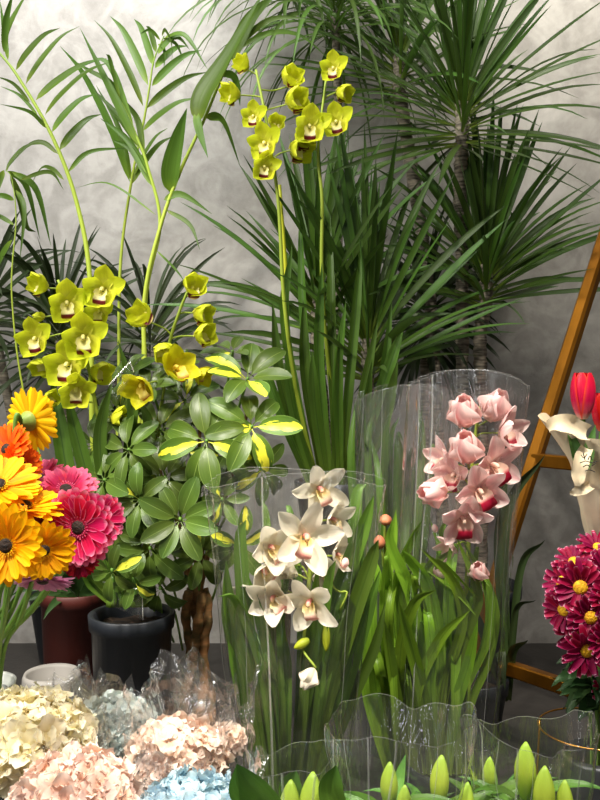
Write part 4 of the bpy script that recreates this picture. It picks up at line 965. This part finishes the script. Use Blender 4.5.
def mum(px, py, y, rpx, yaw, pitch, label, seed, disc=True):
    random.seed(seed + 500); c = P(px, py, y); r = rpx * mpp(c); fd = face_dir(yaw, pitch); m = rot_to(fd, U(0, 40)); base = Vector((rc.x + .01 + U(-.02, .02), 1.42 + U(-.02, .02), .05))
    o = empty('chrysanthemum', base, label, 'flower', 'purple chrysanthemums in the bucket')
    ms = MB(); tube(ms, [base, Vector((base.x, base.y, rc.z)), (c - fd * .05 + Vector((base.x, 1.42, rc.z + .03))) * .5, c - fd * .012], .0022, 6, 24); ms.build('stem', M['stem'], o)
    mb = MB()
    for l in range(2):
        nn = (17, 13)[l]
        for i in range(nn):
            rows = petal_rows(360 * (i + .5 * (l % 2)) / nn + U(-5, 5), r * (1 - .14 * l) * U(.9, 1.05), r * .29, 4 + 15 * l + U(-5, 5), U(-15, 20), .3, lambda t: max(.3, math.sin(math.pi * min(.95, .15 + .75 * t)) ** .6), off=r * .12, n=6, cross=2)
            mb.grid([[c + m @ p for p in row] for row in rows], U(0, 1))
    mb.build('petals', M['mum'], o)
    mb = MB(); rr = r * .29; rows = []
    for i in range(6):
        t = i / 5 * math.pi / 2; rows.append([c + m @ Vector((rr * math.cos(t) * math.cos(b), rr * math.cos(t) * math.sin(b), .002 + rr * .5 * math.sin(t))) for b in [2 * math.pi * k / 16 for k in range(16)]])
    mb.grid(rows, .5, closed=True); mb.build('disc', M['disc_yellow'], o)
for i, a in enumerate((
    (578, 587, 1.36, 30, -8, 5, 'chrysanthemum with its yellow centre showing, uppermost of the full-face three'),
    (588, 617, 1.35, 29, 5, 0, 'chrysanthemum with yellow centre, middle of the full-face three'),
    (585, 650, 1.34, 30, 0, -10, 'chrysanthemum with yellow centre, lowest of the full-face three'),
    (604, 570, 1.38, 26, 15, 20, 'chrysanthemum cut by the right edge, level with the uppermost full-face one'),
    (603, 640, 1.32, 25, 20, 0, 'chrysanthemum cut by the right edge beside the lowest full-face one'),
    (606, 598, 1.32, 24, 20, 5, 'chrysanthemum cut by the right edge, in front of the middle one'),
    (560, 582, 1.42, 24, -60, 20, 'chrysanthemum turned left at the top left of the cluster'),
    (562, 610, 1.39, 25, -50, -5, 'pale-edged chrysanthemum turned left at the middle of the left side'),
    (572, 562, 1.43, 22, -30, 50, 'chrysanthemum facing upward on the crown of the cluster'),
    (596, 548, 1.44, 22, 0, 50, 'topmost chrysanthemum of the cluster'),
    (554, 598, 1.43, 20, -80, 5, 'leftmost chrysanthemum seen from its side'),
    (572, 632, 1.40, 22, -30, -20, 'chrysanthemum half hidden between the middle and the lowest full-face ones'),
    (604, 686, 1.38, 18, 10, -10, 'small chrysanthemum by the right edge under the cluster'))): mum(a[0] + 2, a[1], a[2], a[3] * .88, *a[4:], seed=i)
o = empty('leafy_stem', (rc.x + .03, 1.43, .05), 'dark green leafy stems under the purple chrysanthemums', 'foliage'); random.seed(31)
mb = MB(); cen = P(600, 690, 1.41)
for i in range(60):
    a = U(0, 6.28); d = Vector((math.cos(a), math.sin(a) * .8, U(-.5, .7))); sweep_leaf(mb, grow(cen + d * U(.0, .03) + Vector((0, 0, U(-.03, .05))), d, U(.04, .075), .8, 7), .024, lance, hint=(0, -.5, 1), cross=2, wave=.002)
mb.build('leaves', M['mum_leaf'], o)
ms = MB(); tube(ms, [(rc.x + .03, 1.43, .05), cen], .003, 6, 8); ms.build('stem', M['stem'], o)

# ================================================================== dark leaves low right (between pink orchid and ladder)
bx = P(462, 720, 1.95).x
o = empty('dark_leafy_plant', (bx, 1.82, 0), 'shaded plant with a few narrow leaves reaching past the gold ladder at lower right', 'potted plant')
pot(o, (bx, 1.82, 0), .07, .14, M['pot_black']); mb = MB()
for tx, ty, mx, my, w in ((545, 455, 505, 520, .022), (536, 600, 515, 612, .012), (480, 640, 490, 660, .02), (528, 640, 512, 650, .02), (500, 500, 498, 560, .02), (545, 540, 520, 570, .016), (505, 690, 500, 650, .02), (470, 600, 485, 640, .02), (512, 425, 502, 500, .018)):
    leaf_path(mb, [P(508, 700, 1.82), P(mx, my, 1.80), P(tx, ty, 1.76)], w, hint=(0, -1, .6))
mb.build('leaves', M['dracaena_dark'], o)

# ================================================================== LIGHT
def area(name, loc, to, size, power, col=(1, 1, 1), sy=None):
    l = bpy.data.lights.new(name, 'AREA'); l.shape = 'RECTANGLE'; l.size = size; l.size_y = sy or size; l.energy = power; l.color = col
    o = bpy.data.objects.new(name, l); COL.objects.link(o); o.location = loc
    o.rotation_euler = (Vector(to) - Vector(loc)).to_track_quat('-Z', 'Y').to_euler(); return o
wl = area('window_light', (-1.65, .6, 2.0), (-.1, 1.85, 1.05), .7, 20, (1, .965, .9), .9); wl.data.spread = R(120)
ww = area('wall_fill', (-.55, 1.6, 2.62), (-.45, 2.5, 1.6), .7, 13.5, (1, .985, .95)); ww.data.spread = R(115)  # unseen lamp added to brighten the upper left wall
area('glare_strip', (-.95, -1.3, 1.1), (0, 1.5, .5), .13, 3.2, (.97, .98, 1), 1.5)  # unseen strip lights added behind the camera to put streaks on the cellophane
area('glare_strip', (.75, -1.3, 1.1), (0.1, 1.5, .5), .13, 3.2, (.97, .98, 1), 1.5)
def spot(loc, to, e, ang, size=.05):  # unseen spots added for sharp highlights and brighter blooms
    l = bpy.data.lights.new('added_spot', 'SPOT'); l.energy = e; l.color = (1, .93, .82); l.spot_size = R(ang); l.spot_blend = .7; l.shadow_soft_size = size
    o = bpy.data.objects.new('added_spot', l); COL.objects.link(o); o.location = loc; o.rotation_euler = (Vector(to) - Vector(loc)).to_track_quat('-Z', 'Y').to_euler()
ww = area('wall_fill', (.8, 1.62, 2.62), (.85, 2.5, 1.75), .5, 7.5, (1, .94, .82)); ww.data.spread = R(95)  # unseen warm lamp added to lift the upper right wall
spot((-.5, .5, 2.4), (-.3, 1.26, .3), 190, 40); spot((.45, .5, 2.4), (.2, 1.3, .3), 200, 38); spot((-.1, .7, 2.6), (0, 1.85, 1.15), 85, 40); spot((-.75, .8, 2.6), (-.42, 1.7, .9), 75, 34); spot((.75, .85, 2.6), (.44, 1.48, .6), 80, 32)
w = bpy.data.worlds.new('world'); S.world = w; w.use_nodes = True
w.node_tree.nodes['Background'].inputs[0].default_value = (1, .97, .94, 1); w.node_tree.nodes['Background'].inputs[1].default_value = .06
S.view_settings.view_transform = 'Standard'; S.view_settings.look = 'None'; S.view_settings.exposure = .38; S.view_settings.gamma = 1
S.cycles.transparent_max_bounces = 24
